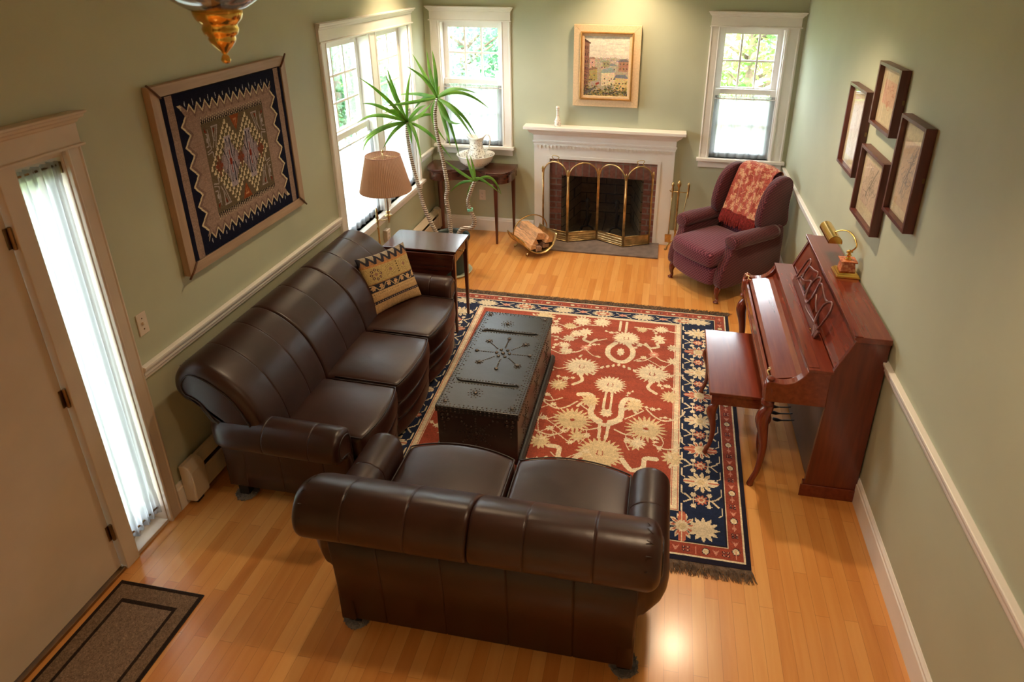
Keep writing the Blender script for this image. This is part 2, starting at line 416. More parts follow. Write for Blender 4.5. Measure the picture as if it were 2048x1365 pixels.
# ------------------------------------------------------------------ a small canvas for woven and painted designs
class Canvas:
    def __init__(s, w, h, res, bgc, x0=0., y0=0.):
        s.nx, s.ny = int(round(w/res)), int(round(h/res)); s.w, s.h, s.x0, s.y0 = w, h, x0, y0
        s.a = np.zeros((s.ny, s.nx, 3)); s.a[:] = bgc
        s.X = x0+(np.arange(s.nx)+.5)*w/s.nx; s.Y = y0+(np.arange(s.ny)+.5)*h/s.ny
    def _bb(s, xa, xb, ya, yb):
        i0 = max(0, int((xa-s.x0)/s.w*s.nx)-1); i1 = min(s.nx, int((xb-s.x0)/s.w*s.nx)+2)
        j0 = max(0, int((ya-s.y0)/s.h*s.ny)-1); j1 = min(s.ny, int((yb-s.y0)/s.h*s.ny)+2)
        return i0, i1, j0, j1
    def rect(s, xa, xb, ya, yb, c):
        mx = (s.X >= xa) & (s.X < xb); my = (s.Y >= ya) & (s.Y < yb); s.a[np.ix_(my, mx)] = c
    def poly(s, pts, c):
        xs = [p[0] for p in pts]; ys = [p[1] for p in pts]
        i0, i1, j0, j1 = s._bb(min(xs), max(xs), min(ys), max(ys))
        if i1 <= i0 or j1 <= j0: return
        X, Y = np.meshgrid(s.X[i0:i1], s.Y[j0:j1]); ins = np.zeros(X.shape, bool)
        for k in range(len(pts)):
            (xa, ya), (xb, yb) = pts[k-1], pts[k]
            if ya == yb: continue
            ins ^= ((ya > Y) != (yb > Y)) & (X < (xb-xa)*(Y-ya)/(yb-ya)+xa)
        s.a[j0:j1, i0:i1][ins] = c
    def line(s, pts, w, c, w2=None):
        for k in range(len(pts)-1):
            (xa, ya), (xb, yb) = pts[k], pts[k+1]
            ww = w if w2 is None else w+(w2-w)*k/(len(pts)-1)
            i0, i1, j0, j1 = s._bb(min(xa, xb)-ww, max(xa, xb)+ww, min(ya, yb)-ww, max(ya, yb)+ww)
            if i1 <= i0 or j1 <= j0: continue
            X, Y = np.meshgrid(s.X[i0:i1], s.Y[j0:j1]); dx, dy = xb-xa, yb-ya; L = dx*dx+dy*dy or 1e-12
            t = np.clip(((X-xa)*dx+(Y-ya)*dy)/L, 0, 1); d = np.hypot(X-xa-t*dx, Y-ya-t*dy)
            s.a[j0:j1, i0:i1][d < ww/2] = c
    def blob(s, cx, cy, rx, ry, c, n=0, amp=0.0, rot=0.0, jag=0.0, seed=0):
        rnd = random.Random(seed); pts = []; m = max(24, n*4)
        for k in range(m):
            a = 2*PI*k/m; r = 1.0
            if n: r = 1+amp*(2*abs(((a*n/(2*PI)) % 1)-0.5)-0.5)*2
            r += jag*(rnd.random()-.5)
            x, y = rx*r*math.cos(a), ry*r*math.sin(a)
            pts.append((cx+x*math.cos(rot)-y*math.sin(rot), cy+x*math.sin(rot)+y*math.cos(rot)))
        s.poly(pts, c)
    def noise(s, amt, seed=1, cell=1):
        r = np.random.RandomState(seed); n = r.randn(s.ny//cell+1, s.nx//cell+1)
        n = np.repeat(np.repeat(n, cell, 0), cell, 1)[:s.ny, :s.nx]
        s.a = np.clip(s.a*(1+amt*n[..., None]), 0, 255)
# ------------------------------------------------------------------ room shell
TH = 0.16
b = B(); b.add([(0-TH, YF-TH, 0), (W+TH, YF-TH, 0), (W+TH, TH+0.5, 0), (-TH, TH+.5, 0)], [(0, 1, 2, 3)])
b = B().box(-TH, W+TH, YF-TH, TH, -0.12, 0.0); struct('floor', b, mFLOOR)
struct('ceiling', B().box(-TH, W+TH, YF-TH, TH, ZC, ZC+0.12), mCEIL)
def wall_with_holes(name, axis, p0, p1, s0, s1, holes):
    """axis 'x': wall spans y from s0..s1 at x p0..p1; axis 'y': spans x"""
    b = B(); edges = sorted({s0, s1, *[h[0] for h in holes], *[h[1] for h in holes]})
    for a, c in zip(edges[:-1], edges[1:]):
        hs = [h for h in holes if h[0] <= a+1e-6 and h[1] >= c-1e-6]
        spans = [(0, ZC)] if not hs else [(0, hs[0][2]), (hs[0][3], ZC)]
        for z0, z1 in spans:
            if z1-z0 > 1e-4:
                if axis == 'x': b.box(p0, p1, a, c, z0, z1)
                else: b.box(a, c, p0, p1, z0, z1)
    struct(name, b, mWALL)
wall_with_holes('wall_left', 'x', -TH, 0, YF, TH, [(-2.09, -0.45, 0.70, 2.29), (-5.62, -4.38, 0.0, 2.10)])
wall_with_holes('wall_back', 'y', 0, TH, 0, W, [(0.15, 0.825, 1.0, 2.29), (2.97, 3.593, 1.0, 2.29), (1.46, 2.35, 0.0, 0.72)])
wall_with_holes('wall_right', 'x', W, W+TH, YF, TH, [])
wall_with_holes('wall_front', 'y', YF-TH, YF, -TH, W+TH, [])
# baseboards: flat board with a moulded cap
HB = 0.163
def base_profile(t=0.018): return [(0, 0), (t, 0), (t, HB-.035), (t*.75, HB-.028), (t*.75, HB-.016), (t*.35, HB-.004), (t*.25, HB), (0, HB)]
def baseboard(name, side, a, c):
    p = base_profile()
    if side == 'left': b = B().prism([(q[0], q[1]) for q in p], 'y', a, c)
    elif side == 'right': b = B().prism([(W-q[0], q[1]) for q in p], 'y', a, c)
    else: b = B().prism([(-q[0], q[1]) for q in p], 'x', a, c)
    struct(name, b, mTRIM)
baseboard('baseboard_left', 'left', -4.315, 0); baseboard('baseboard_right', 'right', YF, 0)
baseboard('baseboard_back', 'back', 0.02, 1.15); baseboard('baseboard_back', 'back', 2.66, W-.02)
# chair rail
RZ = 0.945
RP = [(0, RZ-.075), (.010, RZ-.072), (.012, RZ-.058), (.018, RZ-.050), (.018, RZ-.036), (.026, RZ-.024), (.030, RZ-.012), (.030, RZ-.002), (.026, RZ), (0, RZ)]
struct('trim_1', B().prism(RP, 'y', -4.315, -2.185), mTRIM)
struct('trim_2', B().prism(RP, 'y', -0.395, 0), mTRIM)
struct('trim_3', B().prism([(W-p[0], p[1]) for p in RP], 'y', YF, 0), mTRIM)

# ------------------------------------------------------------------ windows
def casing_leg(b, axis, s0, s1, z0, z1, d0=0.0, sgn=-1):
    """fluted flat casing; axis 'y' -> on the back wall (spans x), 'x' -> on the left wall (spans y)"""
    wd = s1-s0
    prof = [(s0, 0), (s0, .022), (s0+wd*.12, .026), (s0+wd*.2, .019), (s0+wd*.8, .017), (s0+wd*.88, .021), (s1, .016), (s1, 0)]
    if axis == 'y': b.prism([(p[0], -p[1]) for p in prof], 'z', z0, z1)
    else: b.prism([(p[1], p[0]) for p in prof], 'z', z0, z1)
def header(b, axis, s0, s1, z0, ztop):
    """frieze board, bead and crown"""
    prof = [(0, z0), (.034, z0), (.034, z0+.012), (.022, z0+.014), (.022, ztop-.05), (.028, ztop-.046), (.034, ztop-.034), (.046, ztop-.026), (.050, ztop-.014), (.058, ztop-.010), (.058, ztop), (0, ztop)]
    def ring(t, k): return [((p[0]*1.0), p[1]) for p in prof]
    rings = []
    for s, e in ((s0, -1), (s1, 1)):
        rings.append([((s+e*(max(0, p[0]-.022)), -p[0], p[1]) if axis == 'y' else (p[0], s+e*(max(0, p[0]-.022)), p[1])) for p in prof])
    b.loft(rings)
def sill(b, axis, s0, s1, z, apron=True, proj=.055):
    P = lambda u0, u1, d0, d1, z0, z1: b.box(u0, u1, -d1, -d0, z0, z1) if axis == 'y' else b.box(d0, d1, u0, u1, z0, z1)
    P(s0-.022, s1+.022, -.10, proj, z-.028, z); P(s0, s1, 0, .018, z-.10, z-.028)
def sash(parent, axis, s0, s1, z0, z1, depth, cols, rows, fw=.052):
    """one sash: frame with muntins plus its pane"""
    b = B(); P = lambda u0, u1, z_0, z_1, d=.0, t=.034: b.box(u0, u1, depth+d, depth+d+t, z_0, z_1) if axis == 'y' else b.box(-(depth+d+t), -(depth+d), u0, u1, z_0, z_1)
    P(s0, s0+fw, z0, z1); P(s1-fw, s1, z0, z1); P(s0+fw, s1-fw, z0, z0+fw); P(s0+fw, s1-fw, z1-fw, z1)
    for i in range(1, cols):
        u = s0+fw+(s1-s0-2*fw)*i/cols; P(u-.009, u+.009, z0+fw, z1-fw, .006, .02)
    for i in range(1, rows):
        z = z0+fw+(z1-z0-2*fw)*i/rows; P(s0+fw, s1-fw, z-.009, z+.009, .007, .018)
    o = struct('sash', b, mTRIM, parent, bevel=.002)
    g = B(); d = depth+.016
    if axis == 'y': g.box(s0+fw*.8, s1-fw*.8, d, d+.004, z0+fw*.8, z1-fw*.8)
    else: g.box(-d-.004, -d, s0+fw*.8, s1-fw*.8, z0+fw*.8, z1-fw*.8)
    obj('pane', g, mGLASS, o, smooth=False)
def window(name, axis, s0, s1, zs, zt, co0, co1, mull=None, ctop=2.433):
    root = bpy.data.objects.new(name, None); COL.objects.link(root); root['kind'] = 'structure'
    b = B(); casing_leg(b, axis, co0, s0+.008, zs, zt); casing_leg(b, axis, s1-.008, co1, zs, zt)
    header(b, axis, co0, co1, zt, ctop); sill(b, axis, co0, co1, zs)
    if mull: casing_leg(b, axis, mull[0], mull[1], zs, zt)
    struct('casing', b, mTRIM, root, bevel=.0015)
    b = B(); j = .018; dp = TH                              # jamb liner through the wall
    P = lambda u0, u1, z0, z1: b.box(u0, u1, .002, dp, z0, z1) if axis == 'y' else b.box(-dp, -.002, u0, u1, z0, z1)
    P(s0, s0+j, zs, zt); P(s1-j, s1, zs, zt); P(s0+j, s1-j, zt-j, zt); P(s0+j, s1-j, zs-.02, zs)
    if mull: P(mull[0]+.01, mull[1]-.01, zs, zt-j)
    struct('jamb', b, mTRIM, root)
    spans = [(s0+j, s1-j)] if not mull else [(s0+j, mull[0]+.012), (mull[1]-.012, s1-j)]
    for u0, u1 in spans:
        zm = zs+(zt-zs)*0.525
        sash(root, axis, u0, u1, zm-.02, zt-j, .095, 3, 2 if axis == 'y' else 3)
        sash(root, axis, u0, u1, zs, zm+.02, .055, 3, 2 if axis == 'y' else 3)
    if axis == 'x':       # two little screw plugs in each head jamb
        return root
    return root
window('window_1', 'x', -2.09, -0.45, 0.70, 2.29, -2.185, -0.395+.0, mull=(-1.375, -1.22))
window('window_2', 'y', 0.15, 0.825, 1.0, 2.29, 0.066, 0.918)
window('window_3', 'y', 2.97, 3.593, 1.0, 2.29, 2.888, 3.712)

# café curtains: gathered sheer voile on a slim rod
def curtain(name, label, axis, s0, s1, ztop, zbot, d, waves, seed, flare=0.0, sheer_top=.03, group=None, bot=None, amp=.014):
    rnd = random.Random(seed)
    ph = [rnd.uniform(0, 6) for _ in range(5)]
    mid = (s0+s1)/2
    base = (mid, 0, ztop) if axis == 'y' else (0, mid, ztop)
    root = thing(name, label, 'curtain', (mid, -d, zbot) if axis == 'y' else (d, mid, zbot), group=group)
    def fn(u, v):
        s = s0+(s1-s0)*u; z = ztop+sheer_top-(ztop+sheer_top-zbot)*v
        k = min(1, v*6+.25)
        a = amp*k*(math.sin(waves*2*PI*u+ph[0]+.5*math.sin(3*u*PI+ph[1]+v))*.8+.45*math.sin(waves*2*PI*1.7*u+ph[2]+v*1.1))
        if v < .08: a += .004*math.sin(u*waves*2*PI*4+ph[3])
        s += flare*(u-.5)*v*.2
        if bot and v > .85:
            s += (bot-.5)*0
        return (s, -d+a, z) if axis == 'y' else (d+a, s, z)
    n = int(waves*14)
    b = B().grid(fn, n, 26)
    def hem(u, v):
        p = fn(u, .93+.07*v); return (p[0], p[1]-.002, p[2]) if axis == 'y' else (p[0]+.002, p[1], p[2])
    b.grid(hem, n, 2)
    obj('voile_panel', b, mSHEER, root, world=True)
    r = B()
    if axis == 'y': r.tube([(s0-.01, -d, ztop), (s1+.01, -d, ztop)], .006, 8)
    else: r.tube([(d, s0-.01, ztop), (d, s1+.01, ztop)], .006, 8)
    obj('rod', r, mTRIM, root, world=True)
    return root
curtain('cafe_curtain', 'white sheer café curtain in the window behind the yucca and console table', 'y', 0.172, 0.803, 1.615, 1.003, -.030, 9, 3, amp=.009)
curtain('cafe_curtain', 'white sheer café curtain on the lower half of the window behind the wing chair', 'y', 2.992, 3.571, 1.605, 1.003, -.030, 8, 5, amp=.009)
curtain('cafe_curtain', 'white sheer café curtain on the half of the side window nearest the sofa', 'x', -2.065, -1.38, 1.445, 0.703, -.030, 8, 8, amp=.010)
curtain('cafe_curtain', 'white sheer café curtain on the half of the side window nearest the fireplace wall', 'x', -1.215, -0.475, 1.445, 0.703, -.030, 8, 11, amp=.010)

# ------------------------------------------------------------------ entrance: door, sidelight, casing
root = bpy.data.objects.new('door_1', None); COL.objects.link(root); root['kind'] = 'structure'
b = B()
casing_leg(b, 'x', -4.40, -4.315, 0, 2.10)
header(b, 'x', -5.75, -4.315, 2.10, 2.25)
casing_leg(b, 'x', -5.75, -5.66, 0, 2.10)
b.box(-.155, .014, -4.705, -4.628, 0, 2.10)
b.box(-.15, .0, -5.66, -5.62, 0, 2.1); b.box(-.15, 0, -4.404, -4.38, 0, 2.1); b.box(-.15, 0, -5.62, -4.40, 2.075, 2.1)
struct('frame', b, mDOOR, root, bevel=.003)
b = B().box(-.062, -.018, -5.62, -4.710, .022, 2.07); slab = struct('door_slab', b, mDOOR, root, bevel=.003)
b = B()
b.box(-.16, .006, -5.62, -4.706, 0.001, .018); struct('threshold', b, mDKBRASS, root, bevel=.003)
for z in (1.82, 1.05, .25):
    b = B(); b.tube([(-.004, -4.712, z-.048), (-.004, -4.712, z+.048)], .0075, 10); b.box(-.016, -.0125, -4.730, -4.712, z-.044, z+.044)
    for k in range(1, 5): b.tube([(-.004, -4.712, z-.048+k*.0192-.0008), (-.004, -4.712, z-.048+k*.0192+.0008)], .0085, 10)
    obj('hinge', b, mDKBRASS, root, smooth=False)
root = bpy.data.objects.new('window_4', None); COL.objects.link(root); root['kind'] = 'structure'
b = B().box(-.12, -.08, -4.628, -4.404, .02, .14); b.box(-.12, -.08, -4.628, -4.404, 1.99, 2.075); b.box(-.12, -.08, -4.628, -4.60, .14, 1.99); b.box(-.12, -.08, -4.432, -4.404, .14, 1.99)
b.box(-.155, .004, -4.628, -4.404, 0.0, .022)
struct('sash', b, mDOOR, root, bevel=.003)
obj('pane', B().box(-.104, -.099, -4.602, -4.43, .135, 1.995), mGLASS, root, smooth=False)
t = thing('sidelight_curtain', 'tall narrow gathered white sheer curtain beside the entrance door', 'curtain', (-.05, -4.515, 0.06))
rnd = random.Random(7)
def sl(u, v):
    z = 2.055-1.975*v; pinch = 1-.10*math.sin(PI*v)**.6 if False else 1
    y = -4.618+.204*u
    a = .011*math.sin(u*2*PI*5.2+1.0+.6*math.sin(v*3))+.006*math.sin(u*2*PI*9+v*2.2)
    if v < .05 or v > .93: a += .007*math.sin(u*70)
    return (-.030+a, y, z)
obj('voile_panel', B().grid(sl, 90, 60), mSHEER, t, world=True)
for z in (2.035, .115): obj('rod', B().tube([(-.03, -4.622, z), (-.03, -4.412, z)], .005, 8), mDKBRASS, t, world=True)
obj('rod_bracket', B().box(-.024, -.012, -4.411, -4.406, 2.0, 2.05), mDKBRASS, t, world=True, smooth=False)

# ------------------------------------------------------------------ switch, outlets, heater
def plate(name, label, cat, loc, wx, wz, axis, kind):
    t = thing(name, label, cat, loc); b = B()
    if axis == 'x': b.box(0, .006, -wx/2, wx/2, -wz/2, wz/2)
    else: b.box(-wx/2, wx/2, -.006, 0, -wz/2, wz/2)
    obj('cover_plate', b, mPLATE, t, smooth=False, bevel=.002)
    P = (lambda u0, u1, d0, d1, z0, z1, bb: bb.box(d0, d1, u0, u1, z0, z1)) if axis == 'x' else (lambda u0, u1, d0, d1, z0, z1, bb: bb.box(u0, u1, -d1, -d0, z0, z1))
    if kind == 'switch':
        s = B(); P(-.005, .005, .006, .016, -.004, .012, s); obj('toggle', s, mPLATE, t, smooth=False, bevel=.001)
        for z in (-.03, .03):
            s = B(); P(-.003, .003, .006, .0075, z-.003, z+.003, s); obj('screw', s, mDKBRASS, t, smooth=False)
    else:
        for z in (-.02, .02):
            s = B(); P(-.016, .016, .006, .0085, z-.014, z+.014, s); so = obj('socket', s, mPLATE, t, smooth=False, bevel=.002)
            s = B()
            for u in (-.006, .006): P(u-.001, u+.001, .0086, .0092, z-.003, z+.007, s)
            P(-.002, .002, .0086, .0092, z-.010, z-.006, s); obj('slot', s, mBLACK, so, smooth=False)
    return t
plate('light_switch', 'cream toggle light switch plate on the wall beside the sidelight', 'light switch', (0.0, -4.236, 1.155), .062, .118, 'x', 'switch')
plate('wall_outlet', 'white double power outlet under the console table', 'outlet', (0.561, 0.0, .426), .072, .118, 'y', 'outlet')
t = plate('wall_outlet', 'white power outlet box on the wall behind the floor lamp', 'outlet', (0.035, -1.385, .46), .072, .118, 'x', 'outlet')
obj('box', B().box(-.035, 0, -.036, .036, -.059, .059), mPLATE, t, smooth=False, bevel=.003)

t = thing('baseboard_heater', 'long cream baseboard heater running along the wall behind the sofa', 'heater', (0.019, -2.2, 0.0))
hp = [(.019, .035), (.019, .262), (.045, .262), (.078, .226), (.078, .198), (.084, .190), (.084, .055), (.075, .045), (.03, .035)]
b = B().prism([(.019, .035), (.019, .262), (.040, .262), (.040, .25), (.026, .245), (.026, .035)], 'y', -4.18, -.13)
obj('back_panel', b, mHEAT, t, world=True, smooth=False)
b = B().prism([(.080, .190), (.086, .184), (.086, .055), (.076, .045), (.072, .05), (.080, .06), (.080, .184)], 'y', -4.18, -.13)
obj('front_panel', b, mHEAT, t, world=True, smooth=False)
b = B().prism([(.040, .262), (.082, .222), (.080, .218), (.038, .258)], 'y', -4.18, -.13); obj('damper', b, mHEAT, t, world=True, smooth=False)
b = B().box(.028, .070, -4.16, -.15, .09, .17); obj('fins', b, mDKBRASS, t, world=True, smooth=False)
for y0, y1, s in ((-4.275, -4.165, 1.0), (-.15, -.07, .96)):
    pr = [(.019, .03), (.019, .272), (.050, .276), (.078, .262), (.093, .232), (.096, .19), (.092, .04), (.08, .03)]
    b = B().prism(pr, 'y', y0, y1); e = obj('end_cap', b, mHEAT, t, world=True, smooth=False, bevel=.008, seg=3)
for y0, y1, z1 in ((-4.25, -4.2, .035), (-2.2, -2.15, .05), (-.13, -.09, .035)): obj('foot', B().box(.03, .07, y0, y1, .001, z1), mBLACK, t, world=True, smooth=False)

# ------------------------------------------------------------------ recessed ceiling lamps
for i, (x, y, e) in enumerate(CANS):
    where = ['near the corner beside the side window', 'in front of the painting', 'above the piano', 'in front of the entrance', 'above the sofa', 'added unseen behind the camera to warm the loveseat back and door'][i]
    t = thing('recessed_ceiling_lamp', 'round recessed ceiling lamp ' + where, 'ceiling lamp', (x, y, ZC), group='recessed ceiling lamps')
    b = B().lathe([(.058, 0), (.085, -.001), (.088, -.006), (.060, -.008), (.056, -.002)], n=28)
    obj('trim_ring', b, mTRIM, t)
    b = B().lathe([(.001, -.003), (.055, -.003), (.055, -.005), (.001, -.006)], n=20); obj('bulb', b, emit_mat('warm_bulb_%d' % i, (255, 214, 150), 12), t)
    l = light('lamp_light', 'SPOT', (x, y, ZC-.02), e*1.0, WARM, .085, spot_size=R(118), spot_blend=.75)

# ------------------------------------------------------------------ outdoors
b = B().box(-30, 30, TH+.02, 45, -.8, -.7).box(-30, -TH-.02, -12, TH+.02, -.8, -.7)
ground = obj('lawn', b, M('lawn', (120, 132, 84), .95, vary=.3, nscale=2), smooth=False); ground['kind'] = 'structure'
LEAFM = [leaf_mat('green_foliage', (58, 98, 44), (150, 178, 92), 1.4), leaf_mat('bluish_evergreen_foliage', (48, 96, 70), (120, 168, 128), 1.2), leaf_mat('rusty_autumn_foliage', (150, 92, 60), (206, 178, 110), 1.4)]
def crown_mesh(seed, n, rx, rz, size):
    rnd = random.Random(seed); b = B(); cl = [(rnd.gauss(0, .5)*rx, rnd.gauss(0, .5)*rx, rnd.uniform(-.9, .9)*rz) for _ in range(40)]
    for _ in range(n):
        c = rnd.choice(cl); p = Vector((c[0]+rnd.gauss(0, .26)*rx*.7, c[1]+rnd.gauss(0, .26)*rx*.7, c[2]+rnd.gauss(0, .2)*rz*.6))
        d = Vector((rnd.gauss(0, 1), rnd.gauss(0, 1), rnd.gauss(0, .7))).normalized(); e = d.orthogonal().normalized()
        e = (Matrix.Rotation(rnd.uniform(0, 6.28), 3, d) @ e); s = size*rnd.uniform(.5, 1.3)
        b.add([p-d*s, p+e*s*.35, p+d*s, p-e*s*.35], [(0, 1, 2, 3)])
    return b
def tree_proto(k, name, seed, n, rx, rz, size):
    t = thing(name, 'x', 'tree')
    obj('foliage', crown_mesh(seed, n, rx, rz, size), LEAFM[k], t, smooth=False)
    rnd = random.Random(seed); tb = B().tube([(0, 0, -rz*1.6-1.5), (.05, .03, -rz*.6), (-.04, .05, 0), (.05, 0, rz*.6)], [.13, .11, .08, .03], 8)
    for _ in range(7):
        z = rnd.uniform(-.5, .4)*rz; a = rnd.uniform(0, 6.28); tb.tube([(0, 0, z), (math.cos(a)*rx*.5, math.sin(a)*rx*.5, z+.25*rz)], [.045, .012], 6)
    obj('trunk', tb, M('tree_bark', (96, 78, 62), .9, vary=.3), t)
    return t
protos = [tree_proto(0, 'leafy_tree', 3, 7000, 1.5, 1.7, .085), tree_proto(1, 'evergreen_tree', 5, 8000, 1.4, 1.9, .08), tree_proto(2, 'autumn_shrub', 9, 4000, 1.0, .8, .07)]
used = [False]*3
def place_tree(k, x, y, z, s, rz, label, group):
    p = protos[k]
    if not used[k]: used[k] = True; r = p
    else:
        r = p.copy(); COL.objects.link(r)
        for ch in list(p.children):
            c = ch.copy(); COL.objects.link(c); c.parent = r
    r.location = (x, y, z); r.rotation_euler = (0, 0, rz); r.scale = (s, s, s); r['label'] = label; r['group'] = group
G = 'trees and shrubs outside the windows'
place_tree(1, -1.3, 5.4, .7, 1.0, .3, 'blue-green evergreen tree filling the window behind the yucca', G)
place_tree(0, .0, 10.2, 1.6, 1.15, 1.1, 'leafy green tree further back behind the evergreen outside the left back window', G)
place_tree(0, 4.0, 6.0, 1.1, 1.0, 2.6, 'leafy green tree at the upper left of the window above the wing chair', G)
place_tree(1, 6.4, 11.0, .9, 1.1, 1.0, 'evergreen tree at the far right of the window above the wing chair', G)
place_tree(2, 3.7, 3.0, .55, .7, 2.0, 'rusty autumn shrub low in the window above the wing chair', G)
place_tree(0, -6.2, 10.4, .9, 1.1, 2.2, 'leafy tree seen through the side window half nearest the sofa', G)
place_tree(2, -3.4, 2.3, .1, .7, 1.3, 'rusty low shrub seen through the side window half nearest the sofa', G)
place_tree(1, -4.6, 6.6, .9, .9, .6, 'evergreen tree seen through the side window half nearest the fireplace', G)
# ------------------------------------------------------------------ leather sofas
def couch(name, label, loc, rz, L2, D, bounds, seams_out, fleece_label):
    """local u = depth from the outside back (x), v = length (y)"""
    t = thing(name, label, 'sofa', loc, rz)
    HV = L2+.045
    old = D > .75
    prof = spline([(.34, .40), (.350, .50), (.315, .64), (.24, .78), (.125, .885), (.01, .935), (-.075, .925), (-.140, .85), (-.152, .765), (-.115, .70), (-.060, .675), (-.02, .62), (.02, .56), (.10, .50), (.20, .42)] if old else [(.345, .40), (.335, .50), (.275, .62), (.20, .735), (.11, .83), (.03, .89), (-.045, .912), (-.105, .885), (-.148, .815), (-.148, .745), (-.110, .70), (-.060, .675), (-.02, .62), (.02, .56), (.10, .50), (.20, .42)], 5, closed=True)
    prof = ccw(prof)
    n = len(bounds)-1
    cb = [-HV]+[bounds[i] for i in range(1, n)]+[HV]
    def stations(a, c, r0, r1, seams):
        st = []
        for k in range(7):
            q = k/6*PI/2; st.append((a+r0*(1-math.cos(q)), r0*(1-math.sin(q))))
        m = 14
        st += [(a+r0+(c-r1-a-r0)*k/m, 0) for k in range(1, m)]
        for k in range(6, -1, -1):
            q = k/6*PI/2; st.append((c-r1*(1-math.cos(q)), r1*(1-math.sin(q))))
        for s in seams:
            st = [p for p in st if abs(p[0]-s) > .012]
            st += [(s-.008, 0), (s-.0025, .0005), (s-.0012, .0032), (s+.0012, .0032), (s+.0025, .0005), (s+.008, 0)]
        return sorted(st)
    for i in range(n):
        a, c = cb[i], cb[i+1]; w = c-a
        r0 = .055 if i == 0 else .018; r1 = .055 if i == n-1 else .018
        sm = [a+w*.34, a+w*.70] if (i == 0 or i == n-1) else [a+w*.5]
        rings = [[(p[0], v, p[1]) for p in inset(prof, d)] for v, d in stations(a, c, r0, r1, sm)]
        bp = obj('back_cushion', B().loft(rings), mLEATHER, t, merge=False)
        for e, sg in ((a, -1), (c, 1)):
            if (i == 0 and sg < 0) or (i == n-1 and sg > 0):
                ring = inset(prof, .062); pb = B().tube([(p[0], e+sg*.002, p[1]) for p in ring], .0055, 6, closed=True)
                panel = inset(prof, .058); c0 = (sum(p[0] for p in panel)/len(panel), sum(p[1] for p in panel)/len(panel))
                obj('piping', pb, mPIPING, bp)
                # radiating pleats round the scroll
                for k in range(9):
                    an = R(-20+k*26); cx, cz = -.045, .79
                    q0 = (cx+.045*math.cos(an), cz+.065*math.sin(an)); q1 = (cx+.108*math.cos(an), cz+.140*math.sin(an))
                    obj('pleat', B().tube([(q0[0], e-sg*.002, q0[1]), ((q0[0]+q1[0])/2, e-sg*.022, (q0[1]+q1[1])/2), (q1[0]*1.0, e-sg*.060, q1[1])], .0022, 5), mPIPING, bp)
    # outside back: flat panels with narrow seams
    pb = ccw([(-.030, .66), (-.012, .40), (.008, .09), (.12, .09), (.14, .60)])
    HB2 = L2-.028
    rings = [[(p[0], v, p[1]) for p in inset(pb, d)] for v, d in stations(-HB2, HB2, .012, .012, seams_out)]
    obj('outside_back', B().loft(rings), mLEATHER, t, smooth=True)
    # arms
    for sg in (-1, 1):
        ap = [(-.095, .09), (-.03, .09), (-.03, .30), (-.022, .40), (.01, .425), (.055, .435), (.085, .465), (.093, .515), (.080, .565), (.045, .598), (0, .610), (-.045, .600), (-.082, .570), (-.095, .52), (-.097, .40)]
        ap = ccw(spline(ap[2:], 3)+ap[:1]+[(-.03, .09), (-.03, .2)])
        base = ap
        rings = []; AF = D-.045
        st = [(0.0, .0, 0.35), (.02, 0, .55), (.05, 0, .8), (.09, 0, .94), (.13, 0, 1.0)]
        sm = [.34, .60] if D > .75 else [.42]
        pos = [.13+(AF-.035-.13)*k/12 for k in range(1, 13)]
        lst = [(u, d, s) for u, d, s in st]+[(u, 0, 1) for u in pos]
        for q in sm:
            lst = [z for z in lst if abs(z[0]-q) > .01]+[(q-.007, 0, 1), (q-.002, .0005, 1), (q-.001, .004, 1), (q+.001, .004, 1), (q+.002, .0005, 1), (q+.007, 0, 1)]
        for k in range(1, 7):
            a = k/6*PI/2; lst.append((AF-.035+.035*math.sin(a), .035*(1-math.cos(a)), 1))
        for u, d, s in sorted(lst):
            r = []
            for v, z in inset(base, d):
                vv = v if v < -.03 else -.03+(v+.03)*s
                drop = .012*max(0, (u-.3)/.5)
                zz = z-drop*(z > .4)
                r.append((u, sg*(L2+vv), zz))
            rings.append(r)
        ar = obj('arm', B().loft(rings), mLEATHER, t)
        fp = inset(base, .034)
        obj('piping', B().tube([(AF-.001, sg*(L2+v), z-.012*(z > .4)) for v, z in fp], .0055, 6, closed=True), mPIPING, ar)
    # seat cushions and the two rolled rails below
    for i in range(n):
        a, c = bounds[i]+.003, bounds[i+1]-.003; m = (a+c)/2; h = (c-a)/2
        def warp(p, a=a, c=c, m=m, h=h, bul=.05):
            x, y, z = p; q = max(0, 1-((y-m)/h)**2); fx = max(0, (x-.33)/(D-.33))
            crown = .022*q*max(0, 1-((x-.6)/.36)**2) if z > .4 else 0
            return (x+bul*fx*q**.8, y, z+crown-.012*fx*(z > .4))
        cu = obj('seat_cushion', B().rbox(((.30+D)/2, m, .412), ((D-.30)/2, h, .078), .034, (8, 8, 3), warp), mLEATHER, t, merge=True)
        loop = []
        for k in range(21): loop.append((D-.010, a+.012+(c-a-.024)*k/20, .487))
        side1 = [(D-.010-(D-.40)*k/8, c-.010, .487) for k in range(9)]; side0 = [(.40+(D-.41)*k/8, a+.010, .487) for k in range(9)]
        pts = side0+loop+side1
        obj('piping', B().tube([warp(p) for p in pts], .0045, 6), mPIPING, cu)
        w2 = lambda p, f=warp: f(p)
        obj('front_rail', B().rbox(((.4+D-.012)/2, m, .272), ((D-.012-.4)/2, h+.001, .060), .03, (4, 8, 3), lambda p: warp(p)), mLEATHER, t, merge=True)
        obj('front_rail', B().rbox(((.4+D-.022)/2, m, .150), ((D-.022-.4)/2, h+.001, .061), .02, (4, 8, 3), lambda p: warp(p)), mLEATHER, t, merge=True)
